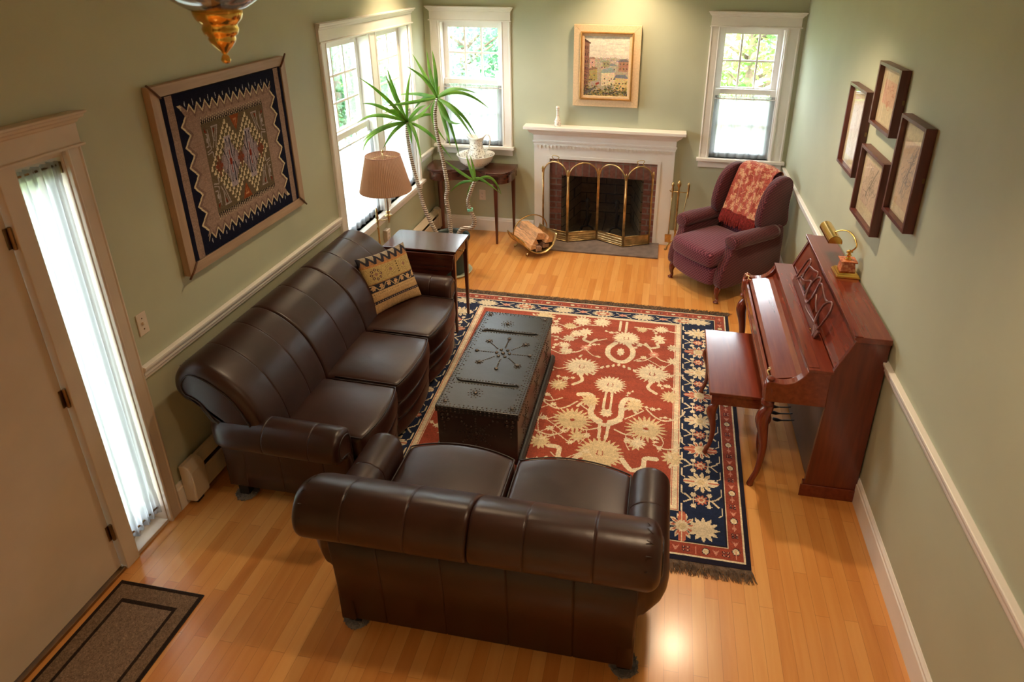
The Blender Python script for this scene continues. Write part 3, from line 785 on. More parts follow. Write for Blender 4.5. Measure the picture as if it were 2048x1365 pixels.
    # legs with fleece slider socks
    for u in (.07, D-.09):
        for sg in (-1, 1):
            lg = obj('leg', B().prism([(u-.03, sg*(L2-.065)-.03), (u+.03, sg*(L2-.065)-.03), (u+.03, sg*(L2-.065)+.03), (u-.03, sg*(L2-.065)+.03)], 'z', .02, .095), mBLACK, t, smooth=False, bevel=.004)
            rnd = random.Random(int(u*100)+sg); s = B(); zr = .0115 if (D > .75 and u > .3) else 0.0
            s.lathe([(.02, .001), (.056, .002), (.062, .010), (.054, .022), (.03, .024), (.001, .022)], (u, sg*(L2-.065), zr), 20)
            for _ in range(420):
                a = rnd.uniform(0, 2*PI); rr = rnd.uniform(.035, .062); h = zr+rnd.uniform(.004, .026); d = rnd.uniform(.006, .012)
                p = (u+rr*math.cos(a), sg*(L2-.065)+rr*math.sin(a), h); a2 = rnd.uniform(0, 6.28)
                q = (p[0]+d*math.cos(a2), p[1]+d*math.sin(a2), min(.034+zr, h+rnd.uniform(0, .008))); s.tube([p, q], [.0032, .0015], 4)
            obj('fleece_slider', s, M('grey_fleece', (104, 100, 98), .95, vary=.2), lg, smooth=False, label=fleece_label)
    return t
couch('leather_sofa', 'long dark brown leather three-seat sofa with rolled arms against the side wall', (.235, -3.295, 0), 0, .905, .805,
      [-.815, -.325, .235, .805], [-.5, .1, .5], 'grey fleece slider under the leg')
couch('leather_loveseat', 'dark brown leather two-seat loveseat seen from behind, its back to the camera', (1.895, -4.815, 0), R(90), .685, .715,
      [-.60, 0.0, .585], [-.40, -.12, .16, .44], 'grey fleece slider under the leg')

# ------------------------------------------------------------------ oriental rug
RY0, RY1 = -4.15, -1.53; RWd = 2.54
def rug_xl(y): return .67-(y+2.9)*.045
def rug_xr(y): return 3.150+(y+2.9)*.0253
def rq(x, y): return (x-rug_xl(y))/(rug_xr(y)-rug_xl(y))*RWd
RED, REDG, NAVY, CREAM, GOLD_, PINK, DARK, SALM = (152, 70, 52), (146, 66, 50), (24, 36, 66), (214, 198, 170), (204, 182, 144), (200, 138, 120), (26, 22, 40), (182, 102, 80)
def rug_design():
    c = Canvas(RWd, RY1-RY0, .0052, RED, 0, RY0)
    rnd = random.Random(12)
    # bands from the outside in: (right/left offset, near offset, far offset)
    lv = [(0, 0, 0, DARK), (.028, .032, .012, CREAM), (.038, .042, .020, REDG), (.112, .112, .095, CREAM), (.122, .122, .102, DARK), (.128, .128, .106, NAVY), (.385, .322, .212, DARK), (.389, .326, .215, CREAM), (.398, .335, .222, SALM), (.402, .338, .225, CREAM), (.432, .362, .246, SALM), (.436, .366, .249, CREAM), (.442, .370, .252, RED)]
    for o, n_, f_, col in lv: c.rect(o, RWd-o, RY0+n_, RY1-f_, col)
    # field
    fx0, fx1, fy0, fy1 = .442, RWd-.442, RY0+.37, RY1-.252
    def pal(x, y, r, col=CREAM, n=22, amp=.14, sx=1., sy=1., core=True, seed=0):
        x = rq(x, y); r *= .80; amp *= 1.3; c.blob(x, y, r*sx, r*sy, col, n, amp, jag=.12, seed=seed)
        if core:
            c.line(spline([(x-.015, y+.02), (x-.02, y-.01), (x-.008, y-.02)], 4), .006, RED); c.line(spline([(x+.015, y+.02), (x+.02, y-.01), (x+.008, y-.02)], 4), .006, RED)
    def vine(pts, w=.011, col=CREAM, n=6): c.line([(rq(x, y), y) for x, y in spline(pts, n)], w, col)
    def leaf(x, y, a, l=.06, w=.028, col=CREAM):
        x = rq(x, y); ca, sa = math.cos(a), math.sin(a); P = []
        for u, v in ((0, 0), (.35, .5), (.5, .3), (.65, .42), (1, 0), (.65, -.42), (.5, -.25), (.35, -.5)): P.append((x+u*l*ca-v*w*sa, y+u*l*sa+v*w*ca))
        c.poly(P, col)
    cx = 2.30
    def both(f):
        for s in (1, -1): f(s)
    for yy, cc in ((0.0, 2.30),):
        # central column
        vine([(cx-.025, -1.80), (cx-.022, -1.95)], .02); vine([(cx+.03, -1.80), (cx+.028, -1.95)], .02)
        pal(cx+.04, -2.06, .125, sx=1.0, sy=.95, seed=1)
        vine([(cx-.04, -2.15), (cx-.085, -2.22), (cx-.085, -2.32), (cx-.02, -2.40), (cx+.05, -2.40), (cx+.10, -2.32), (cx+.10, -2.22), (cx+.06, -2.15)], .042)
        c.blob(rq(cx+.01, -2.27), -2.27, .028, .05, CREAM, 8, .2); 
        for k in range(-3, 4): leaf(cx+.01+k*.045, -2.47-.018*abs(k), R(90+k*12), .045, .03)
        pal(cx-.03, -2.715, .118, sx=1.1, seed=2)
        for s in (-1, 1):
            vine([(cx-.03+s*.02, -2.80), (cx-.03+s*.025, -2.95), (cx-.03+s*.018, -3.06)], .018)
            vine([(cx-.03+s*.035, -3.13), (cx-.03+s*.10, -3.07), (cx-.03+s*.10, -2.93), (cx-.03+s*.13, -2.86), (cx-.03+s*.21, -2.87)], .042)
            vine([(cx-.03+s*.11, -2.99), (cx-.03+s*.165, -2.95), (cx-.03+s*.20, -3.0)], .022)
            vine([(cx-.03+s*.03, -3.16), (cx-.03+s*.022, -3.3)], .022)
            vine([(cx-.01+s*.05, -3.2), (cx-.01+s*.13, -3.235), (cx-.01+s*.2, -3.22)], .011)
            vine([(cx-.01+s*.13, -3.235), (cx-.01+s*.13, -3.31), (cx-.01+s*.16, -3.38)], .006); c.blob(rq(cx+s*.13, -3.29), -3.29, .022, .026, CREAM, 7, .25)
        vine([(cx-.03-.10, -3.10), (cx-.03, -3.165), (cx-.03+.10, -3.10)], .035)
        c.blob(rq(cx-.03, -3.04), -3.04, .042, .04, CREAM, 10, .18)
        pal(cx-.03, -3.44, .155, GOLD_, 26, .12, sx=1.12, seed=3)
        for s in (-1, 1):
            vine([(cx-.02+s*.13, -3.47), (cx-.02+s*.19, -3.55), (cx-.02+s*.26, -3.52), (cx-.02+s*.27, -3.44), (cx-.02+s*.34, -3.43)], .034)
            # side palmettes
            pal(cx+s*.265, -2.525, .135 if s < 0 else .13, CREAM, 22, .16, sx=1.12, sy=.95, seed=4+s)
            vine([(cx+s*.27, -2.62), (cx+s*.24, -2.70), (cx+s*.30, -2.76)], .026)
            pal(cx+s*.245, -3.155, .135, GOLD_, 22, .2, sx=1.1, seed=7+s, core=False); c.blob(rq(cx+s*.245, -3.155), -3.155, .018, .012, RED)
            pal(cx+s*.40, -2.78, .075, GOLD_, 14, .2, seed=9, core=False)
            pal(cx+s*.155, -2.925, .075, GOLD_, 12, .2, seed=11, core=False)
            pal(cx+s*.19, -3.31, .065, GOLD_, 10, .25, seed=12, core=False)
            pal(cx+s*.42, -3.40, .075, GOLD_, 12, .2, seed=13, core=False)
            pal(cx+s*.42, -2.14, .055, CREAM, 9, .25, seed=14, core=False)
            pal(cx+s*.30, -2.02, .062, CREAM, 9, .22, seed=15, core=False)
            pal(cx+s*.42, -2.33, .055, CREAM, 9, .25, seed=16, core=False)
            vine([(cx+s*.12, -2.10), (cx+s*.22, -2.16), (cx+s*.27, -2.26), (cx+s*.33, -2.33), (cx+s*.43, -2.35), (cx+s*.45, -2.27)], .012)
            c.blob(rq(cx+s*.27, -2.26), -2.26, .038, .035, PINK, 8, .2); c.blob(rq(cx+s*.27, -2.26), -2.26, .014, .012, CREAM)
            vine([(cx+s*.26, -2.29), (cx+s*.21, -2.35), (cx+s*.17, -2.37)], .008); leaf(cx+s*.18, -2.36, R(200 if s > 0 else -20), .05)
            vine([(cx+s*.20, -2.12), (cx+s*.24, -2.17), (cx+s*.30, -2.14), (cx+s*.29, -2.09), (cx+s*.34, -2.07)], .026)
            vine([(cx+s*.24, -2.95), (cx+s*.31, -3.03), (cx+s*.38, -3.05), (cx+s*.46, -3.0), (cx+s*.50, -2.93)], .012)
            vine([(cx+s*.10, -3.08), (cx+s*.17, -3.02), (cx+s*.22, -2.97)], .011)
            vine([(cx+s*.30, -3.30), (cx+s*.38, -3.33), (cx+s*.47, -3.30)], .012)
            vine([(cx+s*.46, -3.12), (cx+s*.47, -3.2), (cx+s*.45, -3.30), (cx+s*.42, -3.36)], .006)
            vine([(cx+s*.33, -3.20), (cx+s*.36, -3.27), (cx+s*.33, -3.36)], .006)
        vine([(cx-.20, -1.90), (cx-.34, -1.90), (cx-.42, -1.86)], .012)
        vine([(cx+.10, -1.87), (cx+.30, -1.88), (cx+.46, -1.90)], .012)
        for i in range(16):
            x0_ = cx-.8+1.2*((i*0.381+.2) % 1); y0_ = fy0+.1+(fy1-fy0-.2)*((i*.618+.4) % 1)
            if abs(x0_-cx) < .15: continue
            s_ = 1 if i % 2 else -1; vine([(x0_-.12, y0_), (x0_-.05, y0_+.05*s_), (x0_+.03, y0_), (x0_+.10, y0_-.05*s_), (x0_+.15, y0_)], .007)
            c.blob(rq(x0_+.10, y0_), y0_-.05*s_, .022, .020, CREAM, 7, .3); c.blob(rq(x0_-.05, y0_), y0_+.06*s_, .024, .022, CREAM, 7, .3)
        for i in range(40):
            x = cx-.9+1.38*((i*0.381) % 1); y = fy0+.06+(fy1-fy0-.1)*((i*.618+.13) % 1)
            if abs(x-cx) < .17: continue
            leaf(x, y, rnd.uniform(0, 6.3), rnd.uniform(.035, .055), .026)
        # scattered half-palmettes along the far edge and the field left of the centre column
        for i, (x, y, r) in enumerate([(1.62, -1.84, .10), (1.95, -1.85, .085), (2.12, -1.84, .08), (1.86, -1.95, .06), (1.74, -2.03, .075), (1.93, -2.06, .06), (1.66, -2.20, .07), (1.86, -2.25, .05), (1.62, -2.47, .12), (1.70, -2.75, .08), (1.58, -3.0, .09), (1.75, -3.3, .07), (1.60, -3.6, .1), (1.3, -2.2, .1), (1.3, -2.8, .12), (1.3, -3.4, .11), (1.9, -3.6, .06), (2.4, -3.68, .07), (2.62, -3.6, .07), (2.50, -3.30, .055), (2.62, -1.87, .06), (2.46, -1.90, .05)]):
            pal(x, y, r, CREAM if i % 3 else GOLD_, 14, .2, seed=20+i, core=False)
        for i in range(9):
            y = -1.95-.2*i; vine([(1.55, y), (1.66, y-.05), (1.74, y+.02), (1.86, y-.03), (1.95, y+.02)], .010)
    for i in range(120):
        x = fx0+.03+(fx1-fx0-.06)*((i*.6180+.1) % 1); y = fy0+.03+(fy1-fy0-.06)*((i*.7549+.3) % 1)
        ix, iy = int((x)/RWd*c.nx), int((y-RY0)/(RY1-RY0)*c.ny); w_ = c.a[max(0, iy-3):iy+3, max(0, ix-3):ix+3]
        if np.abs(w_-np.array(RED)).max() > 25: continue
        s_ = rnd.uniform(.7, 1.25); a0 = rnd.uniform(0, 6.28); q = [(x+.05*s_*math.cos(a0+PI), y+.05*s_*math.sin(a0+PI)), (x, y), (x+.045*s_*math.cos(a0+.5), y+.045*s_*math.sin(a0+.5))]
        c.line(spline(q, 5), .0062, CREAM); c.blob(x, y, .020*s_, .018*s_, CREAM, 7, .3, jag=.2, seed=i); c.blob(q[2][0], q[2][1], .013*s_, .012*s_, CREAM, 5, .3); c.blob(q[0][0], q[0][1], .012*s_, .014*s_, CREAM, 5, .3)
    # main border
    def rosette(x, y, ang, s=1.0):
        ca, sa = math.cos(ang), math.sin(ang)
        T = lambda u, v: (x+u*ca-v*sa, y+u*sa+v*ca)
        c.line([T(-.115*s, .045*s), T(-.07*s, 0), T(.07*s, 0), T(.115*s, -.045*s)], .010, CREAM); c.line([T(-.07*s, 0), T(-.12*s, -.03*s)], .009, CREAM); c.line([T(.07*s, 0), T(.12*s, .03*s)], .009, CREAM)
        for u, v in ((-.055, .035), (-.055, -.045), (.055, .04), (.05, -.04)):
            c.line([T(u*s, 0), T(u*s, v*s)], .008, CREAM); q = T(u*s, v*s*1.25); c.blob(q[0], q[1], .019*s, .017*s, CREAM, 6, .25)
        c.blob(x, y, .040*s, .038*s, SALM, 9, .28); c.blob(x, y, .026*s, .024*s, CREAM, 9, .25); c.blob(x, y, .012, .011, SALM)
    def border_pal(x, y, ang, col, s=1.0, k=1.0):
        ca, sa = math.cos(ang), math.sin(ang)
        def T(u, v): return (x+u*k*ca-v*sa, y+u*k*sa+v*ca)
        for sg in (1, -1):
            for a0 in (20, 52, 84, 116, 148):
                a = R(a0*sg); P = []
                for r_, da in ((.035, -14), (.085, -10), (.112, 2), (.080, 12), (.035, 14)):
                    P.append(T(r_*s*math.cos(a+R(da)), r_*s*.9*math.sin(a+R(da))))
                c.poly(P, CREAM); P = [T(r_*s*math.cos(a+R(da)), r_*s*.9*math.sin(a+R(da))) for r_, da in ((.035, -8), (.07, -6), (.09, 2), (.07, 8), (.035, 8))]; c.poly(P, col)
        for sg in (1, -1):
            c.poly([T(sg*.03, .03*s), T(sg*.118*s, .018), T(sg*.125*s, 0), T(sg*.118*s, -.018), T(sg*.03, -.03*s)], col if col != GOLD_ else CREAM)
            c.line([T(sg*.03, 0), T(sg*.125*s, 0)], .006, SALM if col == GOLD_ else CREAM)
        c.blob(x, y, .045*s*k if ang == 0 else .045*s, .045*s, CREAM, 10, .12); c.blob(x, y, .026*s, .026*s, GOLD_)
    k = 0; y = -3.92
    ys = [-2.275+.29-.0]
    for side in (0, 1):
        x = RWd-.257 if side == 0 else .257
        y = -1.88; i = 0
        while y > RY0+.30:
            if i % 2 == 0: border_pal(x, y, 0, SALM if (i//2) % 2 else GOLD_, .86)
            else: rosette(x, y, 0, .86)
            y -= .1415; i += 1
        # small scroll brackets along both edges of the navy band
        y = RY1-.25
        while y > RY0+.25:
            for xx, d in ((x-.118, 1), (x+.118, -1)):
                c.line([(xx, y), (xx, y-.055)], .007, CREAM); c.line([(xx, y-.055), (xx+d*.02, y-.07)], .007, CREAM)
            y -= .1415
    x = .45; i = 0
    while x < RWd-.35:
        for yy, sc, fl in ((RY0+.225, .85, 1), (RY1-.16, .48, 1)):
            if i % 2 == 0:
                if sc > .6: border_pal(x, yy, R(90), SALM if (i//2) % 2 else GOLD_, sc)
                else:
                    c.blob(x, yy, .085, .045, CREAM, 16, .22, jag=.1, seed=i)
                    if (i//2) % 2: c.blob(x, yy, .06, .03, SALM, 10, .2); c.blob(x, yy, .03, .018, CREAM)
            else:
                if sc > .6: rosette(x, yy, R(90), .85)
                else:
                    c.line([(x-.07, yy-.038), (x-.02, yy-.01), (x+.02, yy-.01), (x+.07, yy-.038)], .008, CREAM); c.line([(x, yy-.01), (x-.06, yy+.03)], .008, CREAM); c.line([(x, yy), (x+.06, yy+.03)], .008, CREAM)
                    c.blob(x, yy, .03, .02, PINK, 7, .25)
        x += .172; i += 1
    for xx in (.25, RWd-.25): c.blob(xx, RY0+.22, .075, .07, CREAM, 12, .25, seed=3); c.blob(xx, RY1-.155, .09, .045, CREAM, 12, .25, seed=4)
    # outer guard: small flowers and lozenges
    i = 0; y = RY0+.10
    while y < RY1-.06:
        for x in (.075, RWd-.075):
            kx = i % 4
            if kx == 0: c.blob(x, y, .022, .024, DARK); c.blob(x, y, .018, .02, CREAM); c.blob(x, y, .008, .012, GOLD_)
            elif kx == 1: c.poly([(x-.02, y+.016), (x, y-.02), (x+.02, y+.016), (x, y+.006)], PINK)
            elif kx == 2:
                for dx in (-.011, .011):
                    for dy in (-.009, .009): c.blob(x+dx, y+dy, .009, .008, DARK); c.blob(x+dx, y+dy, .005, .005, PINK)
            else: c.line([(x, y-.022), (x, y+.022)], .005, PINK); c.blob(x, y, .012, .010, PINK)
        y += .052; i += 1
    i = 0; x = .10
    while x < RWd-.05:
        for y, s in ((RY0+.077, 1), (RY1-.058, .75)):
            kx = i % 4
            if kx == 0: c.blob(x, y, .022, .022*s, DARK); c.blob(x, y, .018, .018*s, CREAM); c.blob(x, y, .010, .008, GOLD_)
            elif kx == 1: c.poly([(x-.02, y+.018*s), (x, y-.02*s), (x+.02, y+.018*s), (x, y+.006)], PINK)
            elif kx == 2:
                for dx in (-.012, .012):
                    for dy in (-.010*s, .010*s): c.blob(x+dx, y+dy, .010, .008, DARK); c.blob(x+dx, y+dy, .005, .005, PINK)
            else: c.line([(x, y-.022*s), (x, y+.022*s)], .005, PINK)
        x += .055; i += 1
    # weave variation: slight colour shifts in rows (abrash)
    r = np.random.RandomState(3); rows = np.convolve(r.randn(c.ny+20), np.ones(14)/14, 'same')[:c.ny]*.14
    c.a = np.clip(c.a*(1+rows[:, None, None]), 0, 255); c.noise(.045, 5)
    return c
t = thing('oriental_rug', 'large oriental rug with brick red field and navy floral border under the trunk', 'rug', (1.9, -2.84, 0))
cv = rug_design()
def rugmap(uu, vv):
    y = RY0+(RY1-RY0)*vv[:, None]+0*uu[None, :]; x = rug_xl(y)+(rug_xr(y)-rug_xl(y))*uu[None, :]
    return np.stack([x-1.9, y+2.84, .0105+.0006*np.sin(x*37+y*11)*np.sin(y*41)+.0012*np.sin(x*3.1)*np.sin(y*2.3)], -1)
rugmap.vec = True
painted('pile', cv.a, rugmap, colmat('rug_wool', .95, .5, 420, .003, .1, sheen=.15), t)
b = B(); P4 = [(rug_xl(RY0), RY0), (rug_xr(RY0), RY0), (rug_xr(RY1), RY1), (rug_xl(RY1), RY1)]
b.loft([[(x, y, .0008) for x, y in P4], [(x, y, .0085) for x, y in P4]])
obj('backing', b, M('rug_selvedge', (40, 32, 44), .95), t, world=True, smooth=False)
b = B(); rnd = random.Random(2)
for y0, sg in ((RY0, -1), (RY1, 1)):
    x0, x1 = rug_xl(y0), rug_xr(y0); n = 1500
    for i in range(n):
        x = x0+(x1-x0)*(i+rnd.random())/n; l = rnd.uniform(.045, .085); dx = rnd.gauss(.012 if sg < 0 else .02, .018)
        p = [(x, y0-sg*.003, .006), (x+dx*.4, y0+sg*l*.5, .010+rnd.random()*.008), (x+dx, y0+sg*l, .003)]
        b.tube(p, [.0022, .0022, .0014], 3, cap=False)
obj('fringe', b, M('rug_fringe', (92, 74, 60), .95, vary=.3, nscale=40), t, world=True, smooth=False, kind='stuff')

# ------------------------------------------------------------------ door mat
def mat_design():
    c = Canvas(.45, 1.15, .004, (118, 98, 80)); bl = (44, 34, 30)
    c.rect(0, .45, 0, 1.15, bl); c.rect(.016, .434, .016, 1.134, (118, 98, 80)); c.rect(.075, .375, .085, 1.065, bl); c.rect(.093, .357, .103, 1.047, (126, 106, 90))
    c.noise(.10, 4); return c
t = thing('door_mat', 'brown woven door mat with two dark border lines in front of the entrance door', 'mat', (.26, -5.35, 0))
cm = mat_design()
def mm(uu, vv): 
    x = -.222+.45*uu[None, :]+0*vv[:, None]; y = -.575+1.15*vv[:, None]+0*uu[None, :]; return np.stack([x, y, .0085+0*x], -1)
mm.vec = True
painted('woven_top', cm.a, mm, colmat('sisal_weave', .95, .5, 700, .002, .1), t)
obj('rubber_back', B().box(-.224, .23, -.577, .577, .001, .0078), mBLACK, t, smooth=False)
# ------------------------------------------------------------------ fireplace
t = thing('fireplace', 'white painted fireplace surround with mantel shelf, brick facing and dark firebox', 'fireplace', (1.905, 0, 0))
OX0, OX1, OZ = 1.335, 2.478, .905
b = B(); SF = -.045
b.box(1.165, OX0, SF, -.001, 0.0, 1.13); b.box(OX1, 2.65, SF, -.001, 0.0, 1.13); b.box(OX0, OX1, SF, -.001, OZ, 1.13)
obj('surround', b, mTRIM, t, world=True, smooth=False, bevel=.002)
b = B(); b.box(1.30, 1.335, SF-.006, SF, .0, .94).box(2.478, 2.513, SF-.006, SF, .0, .94).box(1.335, 2.478, SF-.006, SF, .905, .94)
obj('inner_moulding', b, mTRIM, t, world=True, smooth=False, bevel=.002)
prof = [(0, 1.055), (.050, 1.055), (.050, 1.075), (.058, 1.082), (.060, 1.10), (.052, 1.108), (.052, 1.160), (.060, 1.168), (.072, 1.182), (.092, 1.198), (.104, 1.214), (.108, 1.233), (0, 1.233)]
rings = []
for s, e in ((1.165, -1), (2.65, 1)): rings.append([(s+e*max(0, p[0]-.045), -p[0]-.001, p[1]) for p in prof])
obj('bed_moulding', B().loft(rings), mTRIM, t, world=True, smooth=False)
b = B(); x = 1.185
while x < 2.63: b.box(x, x+.020, -.064, -.046, 1.030, 1.0545); x += .040
b.box(1.165, 2.65, -.052, -.0455, 1.040, 1.0548); obj('dentil_moulding', b, mTRIM, t, world=True, smooth=False)
b = B().box(1.066, 2.744, -.150, -.001, 1.2335, 1.267); obj('mantel_shelf', b, mTRIM, t, world=True, smooth=False, bevel=.004)
mBRICK = brick_mat('red_brick_facing', (126, 74, 64), (152, 98, 84), (140, 124, 114), .20, .068, .009)
mSOLD = brick_mat('soldier_brick_facing', (132, 78, 66), (160, 108, 94), (140, 124, 114), .072, .22, .008, offset=0.0)
mFIRE = brick_mat('sooty_firebrick', (104, 90, 70), (124, 106, 82), (44, 38, 32), .23, .115, .007)
b = B().box(OX0, 1.462, -.022, -.001, 0, .72).box(2.348, OX1, -.022, -.001, 0, .72); obj('brick_facing', b, mBRICK, t, world=True, smooth=False)
b = B().box(OX0, OX1, -.024, -.001, .72, OZ); obj('brick_lintel', b, mSOLD, t, world=True, smooth=False)
b = B()   # firebox: floor, splayed sides, back, sloped throat
X0, X1, XB0, XB1, D = 1.462, 2.348, 1.60, 2.21, .56
b.add([(X0, .0, 0.002), (X1, .0, .002), (XB1, D, .002), (XB0, D, .002), (X0, 0, .72), (X1, 0, .72), (XB1, D, .95), (XB0, D, .95)],
      [(0, 1, 2, 3), (0, 3, 7, 4), (1, 5, 6, 2), (3, 2, 6, 7), (4, 7, 6, 5)])
fb = obj('firebox', b, mFIRE, t, world=True, smooth=False)
so = fb.modifiers.new('thickness', 'SOLIDIFY'); so.thickness = .05; so.offset = 0
t = thing('hearth_slab', 'flat grey-brown slate hearth slab in front of the fireplace', 'hearth', (1.92, -.24, 0))
obj('slab', B().box(1.285, 2.552, -.435, -.047, .0005, .018), M('slate', (112, 98, 92), .62, vary=.12, nscale=14, bump=.3, bscale=60, bdist=.002), t, world=True, smooth=False, bevel=.003)
# andirons
def andiron(x, label):
    t = thing('andiron', label, 'andiron', (x, .12, .004)); b = B()
    b.tube([(-.09, 0, .0), (-.06, 0, .07), (0, 0, .10), (.06, 0, .07), (.09, 0, .0)], .012, 8); obj('feet', b, mBLACK, t)
    obj('post', B().lathe([(.001, .08), (.016, .085), (.014, .14), (.024, .18), (.014, .22), (.014, .30), (.03, .33), (.02, .36), (.03, .40), (.001, .43)], n=14), mBLACK, t)
    obj('log_bar', B().box(-.012, .012, .0, .34, .09, .112), mBLACK, t, smooth=False)
andiron(1.74, 'left of the two black andirons inside the firebox'); andiron(2.07, 'right of the two black andirons inside the firebox')

# folding brass screen
t = thing('fireplace_screen', 'four-panel arched brass folding fire screen with dark mesh', 'fire screen', (1.87, -.12, .018))
def mesh_screen_mat():
    m = NT('fine_screen_mesh'); m.b.inputs['Base Color'].default_value = rgba((26, 26, 30)); m.set(.5, .6)
    tr = m.n('ShaderNodeBsdfTransparent'); mx = m.n('ShaderNodeMixShader'); mx.inputs[0].default_value = .34
    m.l(tr.outputs[0], mx.inputs[1]); m.l(m.b.outputs[0], mx.inputs[2]); m.l(mx.outputs[0], m.out.inputs[0]); return m.m
mMESH = mesh_screen_mat()
PP = [(1.273, -.115), (1.562, -.215), (1.872, -.085), (2.172, -.235), (2.446, -.10)]
for k in range(4):
    (xa, ya), (xb, yb) = PP[k], PP[k+1]
    L = math.hypot(xb-xa, yb-ya); ux, uy = (xb-xa)/L, (yb-ya)/L; g = .008
    P = lambda s, z: (xa+ux*s, ya+uy*s, z+.018)
    s0, s1, zs = g, L-g, .735
    arch = [P((s0+s1)/2-(s1-s0)/2*math.cos(a), zs+.155*math.sin(a)) for a in [PI*i/20 for i in range(21)]]
    fr = B().tube([P(s0, .012)]+arch+[P(s1, .012)], .0075, 8); fr.tube([P(s0, .115), P(s1, .115)], .006, 8); fr.tube([P(s0, .012), P(s1, .012)], .007, 8)
    f = obj('panel_frame', fr, mBRASSD, t, world=True)
    sp = B(); nx, ny = -uy, ux
    q = [(s0, .012), (s1, .012), (s1, .115), (s0, .115)]
    ring = lambda o: [(P(s, z)[0]+nx*o, P(s, z)[1]+ny*o, P(s, z)[2]) for s, z in q]
    sp.loft([ring(-.003), ring(.003)])
    for zz in (.035, .06, .09): sp.tube([P(s0, zz), P(s1, zz)], .0045, 6)
    obj('kick_plate', sp, mBRASSD, f, smooth=False, world=False, origin=None).location = -Vector(t.location)
    me = B(); top = [P(s0, .115)]+[P(s1, .115)]+list(reversed(arch))
    me.add(top, [tuple(range(len(top)))])
    o = obj('mesh', me, mMESH, f, smooth=False); o.location = -Vector(t.location)
for k, (x, y) in enumerate(PP):
    b = B().tube([(x, y, .020), (x, y, .77)], .0055, 8); b.lathe([(.004, .77), (.011, .785), (.008, .80), (.013, .815), (.007, .835), (.001, .845)], (x, y, 0), 12)
    obj('hinge_post', b, mBRASSD, t, world=True)
for k in (0, 3):
    (xa, ya), (xb, yb) = PP[k], PP[k+1]; cx, cy = (xa+xb)/2, (ya+yb)/2; L = math.hypot(xb-xa, yb-ya); ux, uy = (xb-xa)/L, (yb-ya)/L
    h = [(-.045, .905), (-.03, .915), (-.03, .935), (-.042, .95), (-.025, .965), (.025, .965), (.042, .95), (.03, .935), (.03, .915), (.045, .905)]
    obj('handle', B().tube(spline([(cx+ux*a, cy+uy*a, z+.008) for a, z in h], 3), .0045, 8), mBRASSD, t, world=True)

# fireplace tools on their stand
t = thing('tool_stand', 'brass fireplace tool stand beside the right side of the surround', 'tool stand', (2.715, -.14, 0))
b = B().lathe([(.001, .06), (.012, .062), (.011, .20), (.018, .22), (.011, .24), (.0085, .60), (.014, .63), (.0085, .66), (.010, .70), (.022, .725), (.020, .75), (.010, .77), (.001, .775)], n=14); obj('pole', b, mBRASSD, t)
for a in (200, 320, 80):
    ca, sa = math.cos(R(a)), math.sin(R(a))
    obj('foot', B().tube(spline([(0, 0, .085), (ca*.03, sa*.03, .10), (ca*.07, sa*.07, .06), (ca*.085, sa*.085, .012), (ca*.105, sa*.105, .010)], 4), [.010]*12+[.012]*5, 8), mBRASSD, t)
b = B().tube([(-.075, 0, .65), (.085, 0, .65)], .006, 8); b.tube(spline([(.085, 0, .65), (.10, -.01, .665), (.095, -.02, .675)], 3), .005, 6); b.tube(spline([(-.075, 0, .65), (-.09, -.01, .665), (-.085, -.02, .675)], 3), .005, 6); obj('hook_bar', b, mBRASSD, t)
def tool(name, label, x, y, lean, end):
    t = thing(name, label, 'fireplace tool', (x, y, .09)); 
    q = lambda z: (lean*(.65-z)/.6, 0, z)
    b = B().tube([q(.04), q(.60)], .0042, 8); obj('shaft', b, mBRASSD, t)
    obj('handle', B().lathe([(.004, .50), (.009, .53), (.007, .56), (.013, .60), (.008, .62), (.016, .645), (.012, .665), (.001, .675)], n=12), mBRASSD, t)
    if end == 'shovel':
        b = B().prism([(-.035, .0), (.035, 0), (.03, -.09), (-.03, -.09)], 'y', -.004, .004); b.v = [(v[0]+lean, v[1], v[2]+.09) for v in b.v]; obj('blade', b, mBRASSD, t, smooth=False)
    else:
        b = B().tube([(lean, 0, .05), (lean*1.1, 0, .0)], [.006, .003], 8); b.tube([(lean, 0, .03), (lean+.02, 0, .012)], [.004, .002], 6); obj('point', b, mBRASSD, t)
tool('fire_poker', 'brass poker leaning at the right of the tool stand', 2.812, -.155, -.06, 'poker')
tool('fire_shovel', 'brass shovel hanging at the left of the tool stand', 2.652, -.17, -.01, 'shovel')

# brass log basket and its split logs
BC = (1.20, -.43); BA = R(-48)
t = thing('log_basket', 'open brass log basket with hoop handle standing beside the hearth', 'log basket', (BC[0], BC[1], 0), BA)
def trough(u, v):   # u along the axis, v round the trough
    s = (u-.5)*2; a = R(-80+160*v); rr = .195+.018*abs(math.cos(a))*0
    hl = .235-.05*(abs(math.sin(a))**2.0)
    hl += .02
    hl *= (.66 if s < 0 else 1.0)
    return (s*hl, rr*1.05*math.sin(a), .255-rr*math.cos(a)-.012+.004*abs(s)**3)
bb = obj('tray', B().grid(trough, 16, 30), mBRASSD, t); so = bb.modifiers.new('thickness', 'SOLIDIFY'); so.thickness = .003
for u in (0, 1): obj('rolled_rim', B().tube([trough(u, v/30) for v in range(31)], .0055, 8), mBRASSD, t)
hoop = [(0, .205*math.cos(a), .215+.175*math.sin(a)) for a in [PI*i/24 for i in range(25)]]
obj('hoop_handle', B().tube(hoop, .006, 8), mBRASS, t)
for sx in (-1, 1):
    for sy in (-1, 1):
        obj('foot', B().tube([(sx*.12, sy*.07, .060), (sx*.13, sy*.10, .020), (sx*.14, sy*.125, .012)], [.010, .010, .015], 8), mBRASSD, t)
